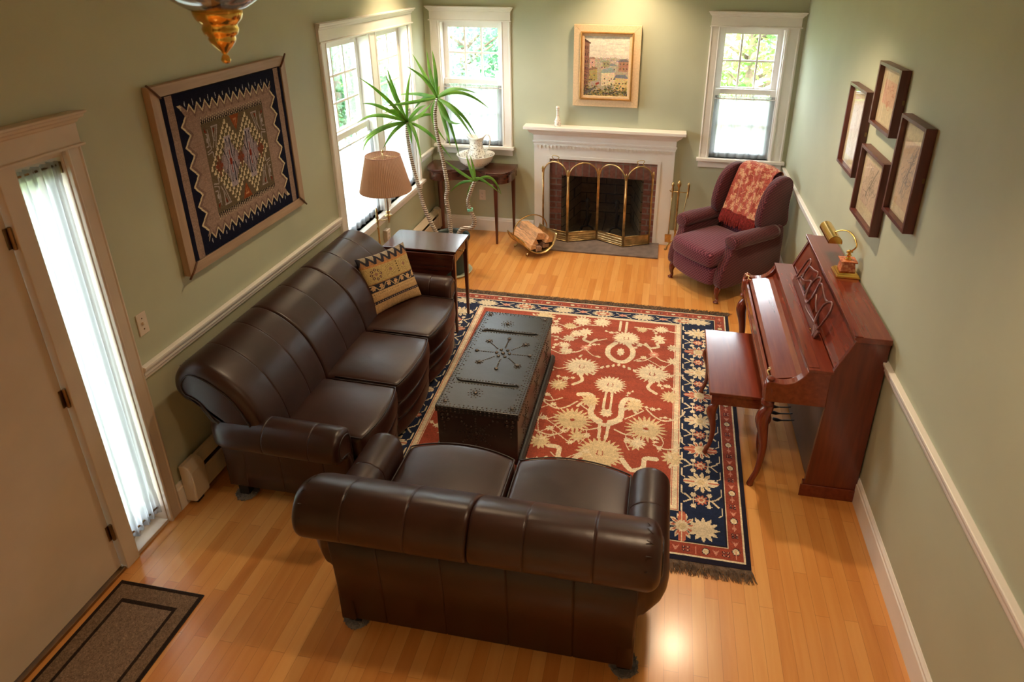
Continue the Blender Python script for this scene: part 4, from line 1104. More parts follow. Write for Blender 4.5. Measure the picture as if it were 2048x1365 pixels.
mSPLIT = M('split_firewood', (206, 158, 116), .85, vary=.16, nscale=10, stretch=(1, 8, 8), bump=.4, bscale=60, bdist=.003)
mSPLITD = M('weathered_firewood', (150, 116, 96), .9, vary=.22, nscale=10, stretch=(1, 8, 8), bump=.4, bscale=60, bdist=.003)
mBARK = M('bark', (70, 52, 46), .95, vary=.35, nscale=30, bump=.8, bscale=50, bdist=.004)
def log(label, lx, ly, z, L, poly, rot, tilt, m, rb):
    """split log lying along the basket axis; poly is its section"""
    t = thing('firewood_log', label, 'firewood log', (0, 0, 0), group='firewood logs in the basket')
    rnd = random.Random(rb); n = 9; rings = []
    for i in range(n):
        s = -L/2+L*i/(n-1); k = 1+rnd.uniform(-.06, .06)
        rings.append([(s+rnd.uniform(-.004, .004), p[0]*k+rnd.uniform(-.003, .003), p[1]*k+rnd.uniform(-.003, .003)) for p in poly])
    o = obj('split_wood', B().loft(rings), m, t, smooth=False)
    # bark strip along the widest side
    a, c = poly[0], poly[1]; nx, ny = (c[1]-a[1]), -(c[0]-a[0]); l = math.hypot(nx, ny); nx, ny = nx/l*.005, ny/l*.005
    r2 = [[(s, a[0]+nx*.3, a[1]+ny*.3), (s, a[0]+nx, a[1]+ny), (s, c[0]+nx, c[1]+ny), (s, c[0]+nx*.3, c[1]+ny*.3)] for s in (-L/2+.002, -L/6, L/6, L/2-.002)]
    obj('bark', B().loft(r2), mBARK, t, smooth=False)
    ca, sa = math.cos(BA), math.sin(BA)
    t.location = (BC[0]+lx*ca-ly*sa, BC[1]+lx*sa+ly*ca, z); t.rotation_euler = (0, tilt, BA+rot)
T1 = [(-.055, -.02), (.045, -.035), (.055, .03), (-.03, .045)]; T2 = [(-.045, -.028), (.04, -.03), (.0, .045)]; T3 = [(-.035, -.02), (.03, -.025), (.038, .015), (-.02, .028)]
log('lowest split log at the front left of the basket', .0, -.088, .112, .40, T3, .04, 0, mSPLIT, 1)
log('dark barked log beside the lowest front one in the basket', .01, -.015, .085, .42, T3, -.03, 0, mSPLITD, 2)
log('log under the big pale one at the back of the basket', .0, .070, .100, .40, T3, .02, 0, mSPLITD, 3)
log('pale log leaning at the back right of the basket', .03, .110, .165, .37, T2, -.05, .02, mSPLIT, 4)
log('thin reddish log in the middle of the basket', -.02, -.045, .152, .38, T2, .05, .03, mSPLIT, 5)
log('biggest pale squared log lying on top of the basket', -.01, .025, .205, .36, T1, -.02, .04, mSPLIT, 6)

# bottle vase on the mantel
t = thing('bottle_vase', 'slim white decorated bottle vase standing on the mantel shelf', 'vase', (1.42, -.072, 1.267))
b = B().lathe([(.001, 0), (.030, 0), (.036, .02), (.034, .055), (.022, .085), (.014, .11), (.013, .165), (.020, .175), (.018, .205), (.014, .21), (.001, .205)], n=24); obj('body', b, mPORC, t)
b = B()
rnd = random.Random(3)
for i in range(16):
    a = 2*PI*i/16; z = .03+.018*(i % 3); r = .0362-.0*(i % 2); b.sphere((r*.98*math.cos(a), r*.98*math.sin(a), z), .004, 6, 4, (1, 1, 1))
for z, r in ((.11, .0146), (.165, .0136), (.19, .0206)): b.lathe([(r, z), (r+.0006, z+.002), (r, z+.004)], n=20)
obj('painted_decoration', b, M('terracotta_glaze', (190, 140, 120), .3), t)

# ------------------------------------------------------------------ console table with basin and pitcher
def leg_tapered(x, y, z0, z1, w0, w1, turn=0):
    return B().loft([[(x-w, y-w, z), (x+w, y-w, z), (x+w, y+w, z), (x-w, y+w, z)] for z, w in ((z0, w0), (z0+.05, w0*1.05), (z1, w1))])
t = thing('console_table', 'dark mahogany serpentine-front console table under the left back window', 'table', (.505, -.22, 0))
front = spline([(.03, -.03), (.025, -.20), (.055, -.335), (.15, -.405), (.27, -.395), (.36, -.345), (.50, -.325), (.64, -.345), (.73, -.395), (.85, -.405), (.945, -.335), (.985, -.20), (.98, -.03)], 5)
poly = ccw([p for p in front])
def slab(pl, z0, z1, lip=.006):
    r = []
    for z, d in ((z0, lip), (z0+lip*.6, 0), (z1-lip*.6, 0), (z1, lip*.7)): r.append([(p[0], p[1], z) for p in inset(pl, d)])
    return B().loft(r)
obj('table_top', slab(poly, .797, .815), mDARKW, t, world=True, smooth=False)
obj('folding_leaf', slab(poly, .778, .7965), mDARKW, t, world=True, smooth=False)
ap = inset(poly, .018); obj('apron', B().loft([[(p[0], p[1], .69) for p in ap], [(p[0], p[1], .7775) for p in ap]]), mDARKW, t, world=True, smooth=False)
for x, y in ((.085, -.060), (.215, -.365), (.815, -.365), (.935, -.060)):
    obj('leg', leg_tapered(x, y, 0.0, .70, .011, .021), mDARKZ, t, world=True, smooth=False, bevel=.002)
t = thing('wash_basin', 'white porcelain wash basin with floral sprigs on the console table', 'basin', (.565, -.215, .815))
b = B().lathe([(.001, 0), (.085, .0), (.090, .008), (.086, .018), (.135, .038), (.172, .075), (.190, .120), (.198, .138), (.203, .146), (.194, .146), (.182, .120), (.163, .078), (.125, .045), (.06, .032), (.001, .030)], n=48)
obj('bowl', b, mPORC, t)
mSPRIG = M('sprig_decoration', (118, 104, 88), .35, vary=.5, nscale=120)
b = B(); rnd = random.Random(8)
for i in range(36):
    a = 2*PI*i/36; b.sphere((.1715*math.cos(a), .1715*math.sin(a), .073), .0052, 6, 4, (1, 1, .6))
for i in range(90):
    a = rnd.uniform(0, 2*PI); z = rnd.uniform(.092, .136); r = .168+(z-.085)*.40; b.sphere((r*math.cos(a), r*math.sin(a), z), rnd.uniform(.003, .006), 6, 4)
obj('painted_sprigs', b, mSPRIG, t)
t = thing('water_pitcher', 'white porcelain pitcher with dense dark floral sprigs standing in the basin', 'pitcher', (.575, -.215, .846)); t.scale = (1.14, 1.14, 1.1)
prof = [(.001, 0), (.052, .0), (.056, .008), (.050, .016), (.070, .04), (.086, .08), (.084, .11), (.070, .145), (.060, .18), (.058, .22), (.064, .255), (.070, .268), (.064, .268), (.056, .24), (.052, .2), (.06, .15), (.001, .10)]
b = B().lathe(prof, n=40, rib=.008)
def spout(p):
    x, y, z = p; k = max(0, (z-.20)/.07); a = math.atan2(y, x); w = max(0, math.cos(a-PI))**3
    return (x*(1+.55*w*k), y, z+.030*w*k+.008*k*abs(math.cos(a)))
b.move(spout); obj('body', b, mPORC, t)
hd = spline([(.060, 0, .240), (.080, 0, .285), (.112, 0, .300), (.132, 0, .265), (.126, 0, .20), (.10, 0, .155), (.078, 0, .135)], 5)
obj('handle', B().tube(hd, [.011]*8+[.0085]*(len(hd)-12)+[.007]*4, 10, flat=.7), mPORC, t)
b = B()
def rad(z):
    for (r0, z0), (r1, z1) in zip(prof[2:12], prof[3:13]):
        if z0 <= z <= z1: return r0+(r1-r0)*(z-z0)/(z1-z0)
    return .05
for i in range(190):
    a = rnd.uniform(PI, 2*PI); z = rnd.uniform(.06, .275); z = .06+(z-.06)*(rnd.random()**.35); r = rad(z)
    if r > .02: b.sphere(spout((r*math.cos(a), r*math.sin(a), z)), rnd.uniform(.002, .0048), 5, 4)
obj('painted_sprigs', b, mSPRIG, t)

# ------------------------------------------------------------------ side table
t = thing('side_table', 'dark drop-leaf side table with a small drawer at the far end of the sofa', 'table', (.68, -2.065, 0))
obj('table_top', B().box(.375, .985, -2.25, -1.885, .735, .752), mDARKW, t, world=True, smooth=False, bevel=.004)
b = B().box(.40, .962, -2.222, -1.91, .635, .735); obj('apron', b, mDARKW, t, world=True, smooth=False)
b = B().box(.9622, .968, -2.19, -1.945, .648, .722); dr = obj('drawer', b, mDARKW, t, world=True, smooth=False, bevel=.0015)
kb = B().lathe([(.001, 0), (.010, .001), (.010, .003), (.004, .006), (.004, .012), (.009, .016), (.006, .021), (.001, .022)], (.968-.68, -2.067+2.065, .685), 16, axis='x'); obj('knob', kb, mBRASSD, dr)
b = B().loft([[(x, y, z) for x, z in ((.385, .73), (.975, .73), (.955, .60), (.90, .545), (.46, .545), (.405, .60))] for y in (-2.266, -2.252)]); obj('drop_leaf', b, mDARKW, t, world=True, smooth=False, bevel=.003)
for x, y in ((.412, -2.228), (.955, -2.228), (.412, -1.908), (.955, -1.908)):
    obj('leg', leg_tapered(x, y, 0.0 if x < .7 else 0.0125, .735, .010, .019), mDARKZ, t, world=True, smooth=False, bevel=.002)

# ------------------------------------------------------------------ floor lamp
LX, LY = .245, -1.80
t = thing('floor_lamp', 'swing-arm brass floor lamp with a pleated tan shade between sofa and window', 'floor lamp', (.140, LY, 0))
b = B().lathe([(.001, 0), (.115, 0), (.118, .012), (.10, .022), (.03, .03), (.014, .05), (.001, .05)], (0, 0, 0), 32); obj('base', b, mBRASSD, t)
b = B().lathe([(.008, .045), (.008, .70), (.013, .705), (.013, .72), (.008, .725), (.008, .79), (.014, .80), (.010, .83), (.007, .85), (.011, .865), (.006, .885), (.001, .90)], n=14); obj('pole', b, mBRASSD, t)
b = B().tube(spline([(0, 0, .765), (.02, 0, .785), (.045, -.0, .782), (.07, 0, .79), (LX-.14, 0, .80)], 4), .0045, 8); b.tube([(0, 0, .748), (0, 0, .785)], .012, 10); obj('swing_arm', b, mBRASSD, t)
b = B().lathe([(.001, .765), (.006, .772), (.004, .785), (.012, .80), (.010, .82), (.030, .832), (.034, .838), (.012, .842), (.012, .86), (.022, .868), (.018, .874), (.011, .88)], (LX-.14, 0, 0), 20); obj('candle_cup', b, mBRASSD, t)
b = B().lathe([(.0105, .875), (.0105, 1.08), (.016, 1.09), (.016, 1.13), (.001, 1.13)], (LX-.14, 0, 0), 16); obj('candle_tube', b, M('ivory_candle_tube', (222, 212, 196), .4), t)
b = B().tube([(LX-.14, 0, 1.13), (LX-.14, 0, 1.385)], .003, 6); b.sphere((LX-.14, 0, 1.40), .012, 10, 8); obj('harp', b, mBRASSD, t)
for k in range(3):
    a = 2*PI*k/3; b = B().tube([(LX-.14, 0, 1.365), (LX-.14+.138*math.cos(a), .138*math.sin(a), 1.36)], .0022, 6); obj('spider_arm', b, mBRASSD, t)
b = B(); n = 150; rings = []
for z, r in ((1.065, .212), (1.07, .213), (1.362, .141), (1.367, .140)):
    rings.append([((r+(.0022 if i % 2 else -.0022))*math.cos(2*PI*i/n)+LX-.14, (r+(.0022 if i % 2 else -.0022))*math.sin(2*PI*i/n), z) for i in range(n)])
b.loft(rings, cap=False)
def shade_mat():
    m = NT('pleated_shade_cloth'); m.b.inputs['Base Color'].default_value = rgba((186, 144, 108)); m.set(.85)
    tl = m.n('ShaderNodeBsdfTranslucent'); tl.inputs[0].default_value = rgba((196, 150, 122)); mx = m.n('ShaderNodeMixShader'); mx.inputs[0].default_value = .3
    m.l(m.b.outputs[0], mx.inputs[1]); m.l(tl.outputs[0], mx.inputs[2]); m.l(mx.outputs[0], m.out.inputs[0]); return m.m
sh = obj('lamp_shade', b, shade_mat(), t, smooth=False)
b = B()
for z, r in ((1.066, .214), (1.365, .142)): b.tube([(r*math.cos(2*PI*i/48)+LX-.14, r*math.sin(2*PI*i/48), z) for i in range(48)], .003, 6, closed=True)
obj('shade_trim', b, M('shade_trim_tape', (168, 124, 100), .8), sh)

# ------------------------------------------------------------------ yucca in its pot
TRUNKS = [[[0.41,-1.12,0.4],[0.36,-1.12,0.52],[0.3,-1.12,0.68],[0.27,-1.12,0.84],[0.23,-1.12,1.03],[0.2,-1.12,1.23],[0.19,-1.12,1.41],[0.2,-1.12,1.49]],[[0.56,-1.12,0.41],[0.55,-1.12,0.61],[0.53,-1.12,0.78],[0.55,-1.12,0.88],[0.52,-1.12,1.15],[0.48,-1.12,1.38],[0.47,-1.12,1.57],[0.5,-1.12,1.72]],[[0.64,-1.12,0.41],[0.68,-1.12,0.47],[0.77,-1.12,0.49],[0.8,-1.12,0.57],[0.75,-1.12,0.7],[0.75,-1.12,0.78],[0.79,-1.12,0.9],[0.82,-1.12,0.96]]]
LEAVES = [[[[0.2,-1.12,1.5],[0.16,-1.45,1.77],[0.1,-1.78,1.99]],[[0.2,-1.12,1.5],[0.11,-1.45,1.69],[0.1,-1.77,1.78]],[[0.2,-1.12,1.5],[0.11,-1.51,1.63],[0.11,-1.91,1.66]],[[0.2,-1.12,1.5],[0.1,-1.48,1.51],[0.1,-1.84,1.48]],[[0.2,-1.12,1.5],[0.07,-1.51,1.48],[0.1,-1.85,1.41]],[[0.2,-1.12,1.5],[0.14,-1.29,1.44],[0.1,-1.46,1.33]],[[0.2,-1.12,1.5],[0.13,-1.18,1.77],[0.1,-1.24,2.0]],[[0.2,-1.12,1.5],[0.13,-1.2,1.75],[0.1,-1.28,1.94]],[[0.2,-1.12,1.5],[0.2,-1.07,1.73],[0.23,-1.02,1.93]],[[0.2,-1.12,1.5],[0.29,-1.17,1.39],[0.35,-1.22,1.14]],[[0.2,-1.12,1.5],[0.4,-1.11,1.39],[0.61,-1.11,1.15]],[[0.2,-1.12,1.5],[0.32,-1.16,1.61],[0.42,-1.2,1.67]],[[0.2,-1.12,1.5],[0.35,-1.18,1.57],[0.51,-1.24,1.72]],[[0.2,-1.12,1.5],[0.15,-1.24,1.61],[0.1,-1.35,1.62]],[[0.2,-1.12,1.5],[0.24,-1.17,1.41],[0.27,-1.22,1.31]],[[0.2,-1.12,1.5],[0.32,-1.04,1.54],[0.44,-0.97,1.53]]],[[[0.5,-1.12,1.72],[0.38,-1.06,1.9],[0.25,-1.0,2.08]],[[0.5,-1.12,1.72],[0.43,-1.06,1.92],[0.39,-1.01,2.12]],[[0.5,-1.12,1.72],[0.48,-1.07,1.95],[0.44,-1.01,2.12]],[[0.5,-1.12,1.72],[0.42,-1.18,1.89],[0.27,-1.23,2.01]],[[0.5,-1.12,1.72],[0.67,-1.15,1.81],[0.89,-1.19,1.79]],[[0.5,-1.12,1.72],[0.73,-1.1,1.77],[0.97,-1.07,1.63]],[[0.5,-1.12,1.72],[0.31,-1.08,1.74],[0.1,-1.04,1.72]],[[0.5,-1.12,1.72],[0.27,-1.24,1.69],[0.1,-1.35,1.68]],[[0.5,-1.12,1.72],[0.68,-1.05,1.58],[0.81,-0.98,1.35]],[[0.5,-1.12,1.72],[0.68,-1.19,1.62],[0.86,-1.27,1.42]],[[0.5,-1.12,1.72],[0.59,-1.1,1.52],[0.67,-1.08,1.17]],[[0.5,-1.12,1.72],[0.44,-1.09,1.52],[0.55,-1.06,1.3]],[[0.5,-1.12,1.72],[0.47,-1.12,1.6],[0.45,-1.12,1.41]],[[0.5,-1.12,1.72],[0.6,-1.18,1.55],[0.75,-1.24,1.53]],[[0.5,-1.12,1.72],[0.39,-1.12,1.72],[0.27,-1.13,1.6]],[[0.5,-1.12,1.72],[0.59,-1.19,1.48],[0.65,-1.27,1.33]],[[0.5,-1.12,1.72],[0.48,-1.04,1.76],[0.47,-0.96,1.8]]],[[[0.81,-1.12,0.91],[0.77,-1.08,1.06],[0.72,-1.04,1.19]],[[0.81,-1.12,0.91],[0.81,-1.11,1.07],[0.78,-1.11,1.21]],[[0.81,-1.12,0.91],[0.67,-1.14,1.06],[0.55,-1.16,1.16]],[[0.81,-1.12,0.91],[0.67,-1.08,0.92],[0.54,-1.03,0.8]],[[0.81,-1.12,0.91],[0.88,-1.11,0.98],[1.07,-1.1,0.84]],[[0.81,-1.12,0.91],[0.96,-1.08,0.99],[1.05,-1.04,0.82]],[[0.81,-1.12,0.91],[0.76,-1.08,0.88],[0.71,-1.04,0.78]],[[0.81,-1.12,0.91],[0.76,-1.12,0.8],[0.76,-1.12,0.61]]]]
PX, PY = .56, -1.12
t = thing('potted_yucca', 'tall three-stemmed yucca plant in a dark green pot in the window corner', 'potted plant', (PX, PY, 0))
b = B().lathe([(.001, .022), (.125, .022), (.132, .03), (.168, .36), (.180, .362), (.184, .385), (.178, .40), (.168, .398), (.160, .37), (.150, .34), (.001, .34)], n=40); obj('pot', b, M('dark_green_pot', (34, 48, 44), .35, vary=.1), t)
b = B().lathe([(.001, .001), (.165, .001), (.190, .028), (.184, .030), (.16, .010), (.001, .010)], n=40); obj('saucer', b, M('pale_green_saucer', (188, 196, 176), .4), t)
obj('soil', B().lathe([(.001, .345), (.12, .346), (.152, .342), (.152, .3405), (.001, .3405)], n=30), M('potting_soil', (60, 46, 36), .95, vary=.4, nscale=60, bump=.8, bscale=80, bdist=.004), t)
def trunk_mat():
    m = NT('ringed_yucca_stem'); m.set(.8); v = m.coord((1, 1, 1)); wv = m.n('ShaderNodeTexWave', bands_direction='Z'); wv.inputs['Scale'].default_value = 16; wv.inputs['Distortion'].default_value = 1.6; wv.inputs['Detail Scale'].default_value = 3
    m.l(v, wv.inputs['Vector']); m.l(m.ramp(wv.outputs[0], [(.15, (108, 84, 66)), (.45, (178, 158, 136)), (.9, (222, 208, 190))]), m.b.inputs['Base Color']); m.bump(wv.outputs[0], .5, .004); return m.m
mSTEM = trunk_mat(); mLEAF = leaf_mat('yucca_leaf', (86, 140, 58), (160, 200, 90), 5, .4)
for k, tr in enumerate(TRUNKS):
    base = tr[0]; pts = [(base[0]*.75+PX*.25, base[1], .33)]+tr[1:] if k < 2 else [(tr[0][0]-.02, tr[0][1], .33)]+tr
    sp = spline([(p[0]-PX, p[1]-PY, p[2]) for p in pts], 14)
    r = [(.021-.007*i/len(sp))*(1+.10*(1 if i % 2 else -1)) for i in range(len(sp))]
    if k == 2: r = [(.026-.012*i/len(sp))*(1+.10*(1 if i % 2 else -1)) for i in range(len(sp))]
    st = obj('stem', B().tube(sp, r, 12), mSTEM, t)
    lb = B()
    for b0, mid, tip in LEAVES[k]:
        b0 = tr[-1]
        P = [Vector(q)-Vector((PX, PY, 0)) for q in (b0, mid, tip)]; n = 14; c = []
        for i in range(n+1):
            s = i/n; c.append(P[0]*(1-s)**2+P[1]*2*s*(1-s)*1.0+P[2]*s*s)
        # pass closer to the middle point
        off = P[1]-(P[0]+P[1]*2+P[2])/4
        c = [q+off*math.sin(PI*i/n) for i, q in enumerate(c)]
        wd = .017 if k < 2 else .014
        vs = []
        for i, q in enumerate(c):
            tg = (c[min(i+1, n)]-c[max(i-1, 0)]).normalized(); side = tg.cross(Vector((0.25, -1, 0.3))).normalized()
            nrm = side.cross(tg); s = i/n; w = wd*(.45+.55*math.sin(min(1, s*2.2)*PI/2))*(1-s**2.6)+.0006
            vs += [tuple(q+side*w+nrm*w*.35), tuple(q), tuple(q-side*w+nrm*w*.35)]
        fs = []
        for i in range(n): a = i*3; fs += [(a, a+1, a+4, a+3), (a+1, a+2, a+5, a+4)]
        lb.add(vs, fs)
    lo = obj('leaves', lb, mLEAF, t); so = lo.modifiers.new('thickness', 'SOLIDIFY'); so.thickness = .0012
obj('plant_tie', B().lathe([(.026, .0), (.027, .012), (.026, .028), (.024, .028), (.024, 0)], (.762-PX, 0, .66), 16), M('green_tape', (122, 196, 160), .5), t)

# ------------------------------------------------------------------ studded leather trunk
TX0, TX1, TY0, TY1, TZ = 1.285, 1.800, -3.650, -2.490, .395
t = thing('studded_trunk', 'long black leather trunk covered in dark nailheads, used as coffee table', 'trunk', ((TX0+TX1)/2, (TY0+TY1)/2, 0))
mTR = leather('black_trunk_leather', (30, 31, 32), (46, 46, 46)); mTRS = leather('dark_brown_trunk_leather', (34, 20, 17), (52, 32, 26)); mNAIL = M('dark_nailhead', (92, 84, 78), .3, 1.0, vary=.2)
b = B().box(TX0+.008, TX1-.008, TY0+.008, TY1-.008, .0125, .350); obj('body', b, mTRS, t, world=True, smooth=False, bevel=.006)
b = B().box(TX0, TX1, TY0, TY1, .3505, TZ); obj('lid', b, mTR, t, world=True, smooth=False, bevel=.006)
for x0, x1, y0, y1 in ((TX1-.006, TX1+.024, TY0+.0, TY1), (TX0-.02, TX0+.006, TY0, TY1)):
    b = B().prism([(x0, .0125), (x1, .0125), (x1, .05), ((x0+x1)/2, .068), (x0, .068)], 'y', y0, y1); obj('base_moulding', b, mTR, t, world=True, smooth=False, bevel=.004)
nails = []   # (size, position, normal axis)
def ring(cx, cy, r, n, s, z=TZ):
    for i in range(n): nails.append((s, (cx+r*math.cos(2*PI*i/n), cy+r*math.sin(2*PI*i/n), z), 'z'))
def nline(p, q, step, s, ax, off=0):
    L = math.dist(p, q); n = max(1, int(L/step))
    for i in range(n+1): nails.append((s, tuple(a+(c-a)*i/n for a, c in zip(p, q)), ax))
zt = TZ
for inn, st, s in ((.012, .020, .0042), (.030, .028, .0042)):
    nline((TX0+inn, TY0+inn, zt), (TX0+inn, TY1-inn, zt), st, s, 'z'); nline((TX1-inn, TY0+inn, zt), (TX1-inn, TY1-inn, zt), st, s, 'z')
    nline((TX0+inn, TY0+inn, zt), (TX1-inn, TY0+inn, zt), st, s, 'z'); nline((TX0+inn, TY1-inn, zt), (TX1-inn, TY1-inn, zt), st, s, 'z')
n_ = int((TY1-TY0)/.05)
for i in range(n_):
    y = TY0+.04+i*.05
    for xx in (TX0+.046, TX1-.046): nails.append((.0042, (xx, y, zt), 'z'))
for x, y in ((TX0+.05, TY0+.05), (TX1-.05, TY0+.05), (TX0+.05, TY1-.05), (TX1-.05, TY1-.05)):
    nails.append((.011, (x, y, zt), 'z')); ring(x, y, .022, 6, .0042)
cx, cy = (TX0+TX1)/2+.01, (TY0+TY1)/2+.04
nails.append((.012, (cx, cy, zt), 'z')); ring(cx, cy, .045, 6, .010)
for i in range(8):
    a = 2*PI*i/8+PI/8*0; 
    for k in range(1, 8): nails.append((.0048, (cx+(.055+.016*k)*math.cos(a), cy+(.055+.016*k)*math.sin(a), zt), 'z'))
    ex, ey = cx+.185*math.cos(a), cy+.185*math.sin(a); nails.append((.0115, (ex, ey, zt), 'z'))
    if i % 2: ring(ex, ey, .022, 7, .0048)
for yy, sg in ((TY0+.27, 1), (TY1-.27, -1)):
    for dy in (-.022, .022):
        nline((TX0+.06, yy+dy, zt), (TX1-.10, yy+dy, zt), .019, .0042, 'z')
    ring(TX1-.085, yy, .026, 8, .0042); ring(TX0+.06, yy-.0, .030, 6, .0042)
    b = B().tube(spline([(TX0+.055, yy+sg*.02, zt+.002), (TX0+.075, yy+.0, zt+.003), (TX0+.2, yy, zt+.003), (TX1-.11, yy, zt+.003), (TX1-.08, yy+.012, zt+.002), (TX1-.06, yy, zt+.001)], 5), .0065, 8)
    obj('raised_strap', b, mTR, t, world=True)
    ring(cx-.06, yy-sg*.11, .026, 8, .0048); ring(cx-.06, yy-sg*.11, .045, 10, .004); nails.append((.0115, (cx-.06, yy-sg*.11, zt), 'z'))
# end facing the loveseat (-y) and long side facing the piano (+x)
for inn in (.012, .030):
    nline((TX0+.02, TY0, TZ-inn), (TX1-.02, TY0, TZ-inn), .026, .0045, 'y')
    nline((TX1, TY0+.02, TZ-inn), (TX1, TY1-.02, TZ-inn), .026, .0045, 'x')
for x, z in ((TX0+.04, .33), (TX0+.075, .33), (TX0+.04, .30), (TX0+.075, .30), (TX1-.04, .33), (TX1-.075, .33), (TX1-.04, .30), (TX1-.075, .30)): nails.append((.0105, (x, TY0+.008, z), 'y'))
ecx, ecz = (TX0+TX1)/2-.01, .215
nails.append((.012, (ecx, TY0+.008, ecz), 'y'))
for i in range(8):
    a = 2*PI*i/8
    for k in range(1, 7): nails.append((.0052, (ecx+.02*k*math.cos(a), TY0+.008, ecz+.018*k*math.sin(a)), 'y'))
for i in range(12): nails.append((.0055, (ecx+.06*math.cos(2*PI*i/12), TY0+.008, ecz+.055*math.sin(2*PI*i/12)), 'y'))
nline((TX0+.1, TY0+.008, .32), (TX0+.16, TY0+.008, .32), .02, .005, 'y'); nline((TX1-.16, TY0+.008, .32), (TX1-.1, TY0+.008, .32), .02, .005, 'y')
nline((TX0+.05, TY0+.008, .27), (TX0+.05, TY0+.008, .22), .02, .005, 'y'); nline((TX1-.05, TY0+.008, .27), (TX1-.05, TY0+.008, .22), .02, .005, 'y')
rnd = random.Random(6)
nline((TX1-.008, TY0+.03, .09), (TX1-.008, TY1-.03, .09), .024, .005, 'x'); nline((TX1-.008, TY0+.03, .335), (TX1-.008, TY1-.03, .335), .024, .005, 'x')
for yc in (TY0+.22, (TY0+TY1)/2, TY1-.22):
    nails.append((.011, (TX1-.008, yc, .21), 'x'))
    for i in range(8):
        a = 2*PI*i/8
        for k in range(1, 6): nails.append((.0052, (TX1-.008, yc+.019*k*math.cos(a), .21+.019*k*math.sin(a)), 'x'))
nline((TX1+.0245, TY0+.02, .03), (TX1+.0245, TY1-.02, .03), .022, .0045, 'x')
def nail_mesh(b, s, p, ax):
    s *= 1.22
    prof = [(s, 0), (s*.92, s*.35), (s*.6, s*.62), (.0002, s*.72)]
    n = 8 if s < .008 else 12
    if ax == 'y': prof = [(r, -h) for r, h in prof]
    b.lathe(prof, p, n, axis=ax)
nails.sort(key=lambda q: -q[0])
O = Vector(t.location)
for s, p, ax in nails[:100]:
    b = B(); nail_mesh(b, s, (0, 0, 0), ax); o = obj('nailhead', b, mNAIL, t); o.location = Vector(p)-O
b = B()
for s, p, ax in nails[100:]: nail_mesh(b, s, p, ax)
obj('small_nailheads', b, mNAIL, t, world=True, kind='stuff')

# ------------------------------------------------------------------ kilim pillow
PLB = Vector((.570, -2.885, .492)); az = R(60); tl = R(24)
e1 = Vector((math.cos(az), math.sin(az), 0)); nn = Vector((e1.y, -e1.x, 0)); e2 = -nn*math.sin(tl)+Vector((0, 0, math.cos(tl))); e3 = e1.cross(e2)
def pillow_design():
    c = Canvas(.43, .43, .0025, (176, 142, 102)); T_, DK, OL = (186, 150, 108), (50, 48, 56), (146, 126, 80)
    c.rect(0, .43, .36, .43, DK)
    for i in range(7): c.poly([(.02+i*.062, .43), (.05+i*.062, .385), (.075+i*.062, .43)], (150, 136, 118)); c.poly([(.0+i*.062, .36), (.02+i*.062, .40), (.045+i*.062, .36)], (150, 110, 80))
    c.rect(0, .43, .345, .36, (170, 120, 76)); c.rect(0, .43, .225, .345, (172, 148, 100))
    for cx_, cy_ in ((.085, .285), (.21, .29), (.34, .29)):
        for k in range(8):
            a = 2*PI*k/8; x, y = cx_+.036*math.cos(a), cy_+.036*math.sin(a); col = (66, 40, 56) if cx_ < .1 else OL
            c.poly([(x-.012, y), (x, y-.012), (x+.012, y), (x, y+.012)], col); c.rect(x-.004, x+.004, y-.004, y+.004, (196, 168, 126))
        c.poly([(cx_-.016, cy_), (cx_, cy_-.016), (cx_+.016, cy_), (cx_, cy_+.016)], (140, 104, 88))
    for k in range(5): c.rect(.27, .282, .245+k*.02, .255+k*.02, (90, 70, 48))
    c.rect(0, .43, .218, .226, (150, 110, 70)); c.rect(0, .43, .160, .218, DK)
    c.line([(0 + i*.0335, .168 if (i//2) % 2 else .210) for i in range(14)], .005, (200, 172, 130))
    for i in range(7): c.blob(.03+i*.062, .19, .016, .018, (190, 150, 110), 6, .25)
    c.rect(0, .43, .128, .158, (188, 156, 114)); 
    for i in range(30): c.rect(.006+i*.0145, .012+i*.0145, .140, .146, (120, 96, 70))
    c.rect(0, .43, .093, .1, (160, 124, 84)); c.rect(0, .43, .072, .092, DK)
    for i in range(22): c.rect(.012+i*.0195, .021+i*.0195, .078, .086, (150, 120, 100))
    c.noise(.09, 3); return c.a
pa = pillow_design()
t = thing('kilim_pillow', 'square woven kilim pillow with brown and navy bands leaning in the sofa corner', 'pillow', tuple(PLB))
def pmap(uu, vv, sg):
    out = np.zeros((len(vv), len(uu), 3))
    for j, v in enumerate(vv):
        for i, u in enumerate(uu):
            fu, fv = 1-(2*u-1)**2, 1-(2*v-1)**2
            th = .075*(max(fu, 0)*max(fv, 0))**.42
            su = .5+(u-.5)*(1-.07*fv); sv = .5+(v-.5)*(1-.07*fu)
            p = e1*(su*.43)+e2*(sv*.43)+e3*(sg*th); out[j, i] = p
    return out
f1 = lambda uu, vv: pmap(uu, vv, 1); f1.vec = True
f2 = lambda uu, vv: pmap(uu, vv, -1); f2.vec = True
mKIL = colmat('kilim_weave', .95, .5, 500, .002, .1)
painted('front', pa, f1, mKIL, t)
bk = np.zeros((40, 40, 3)); bk[:] = (44, 34, 34); painted('back', bk, f2, mKIL, t, origin=None)

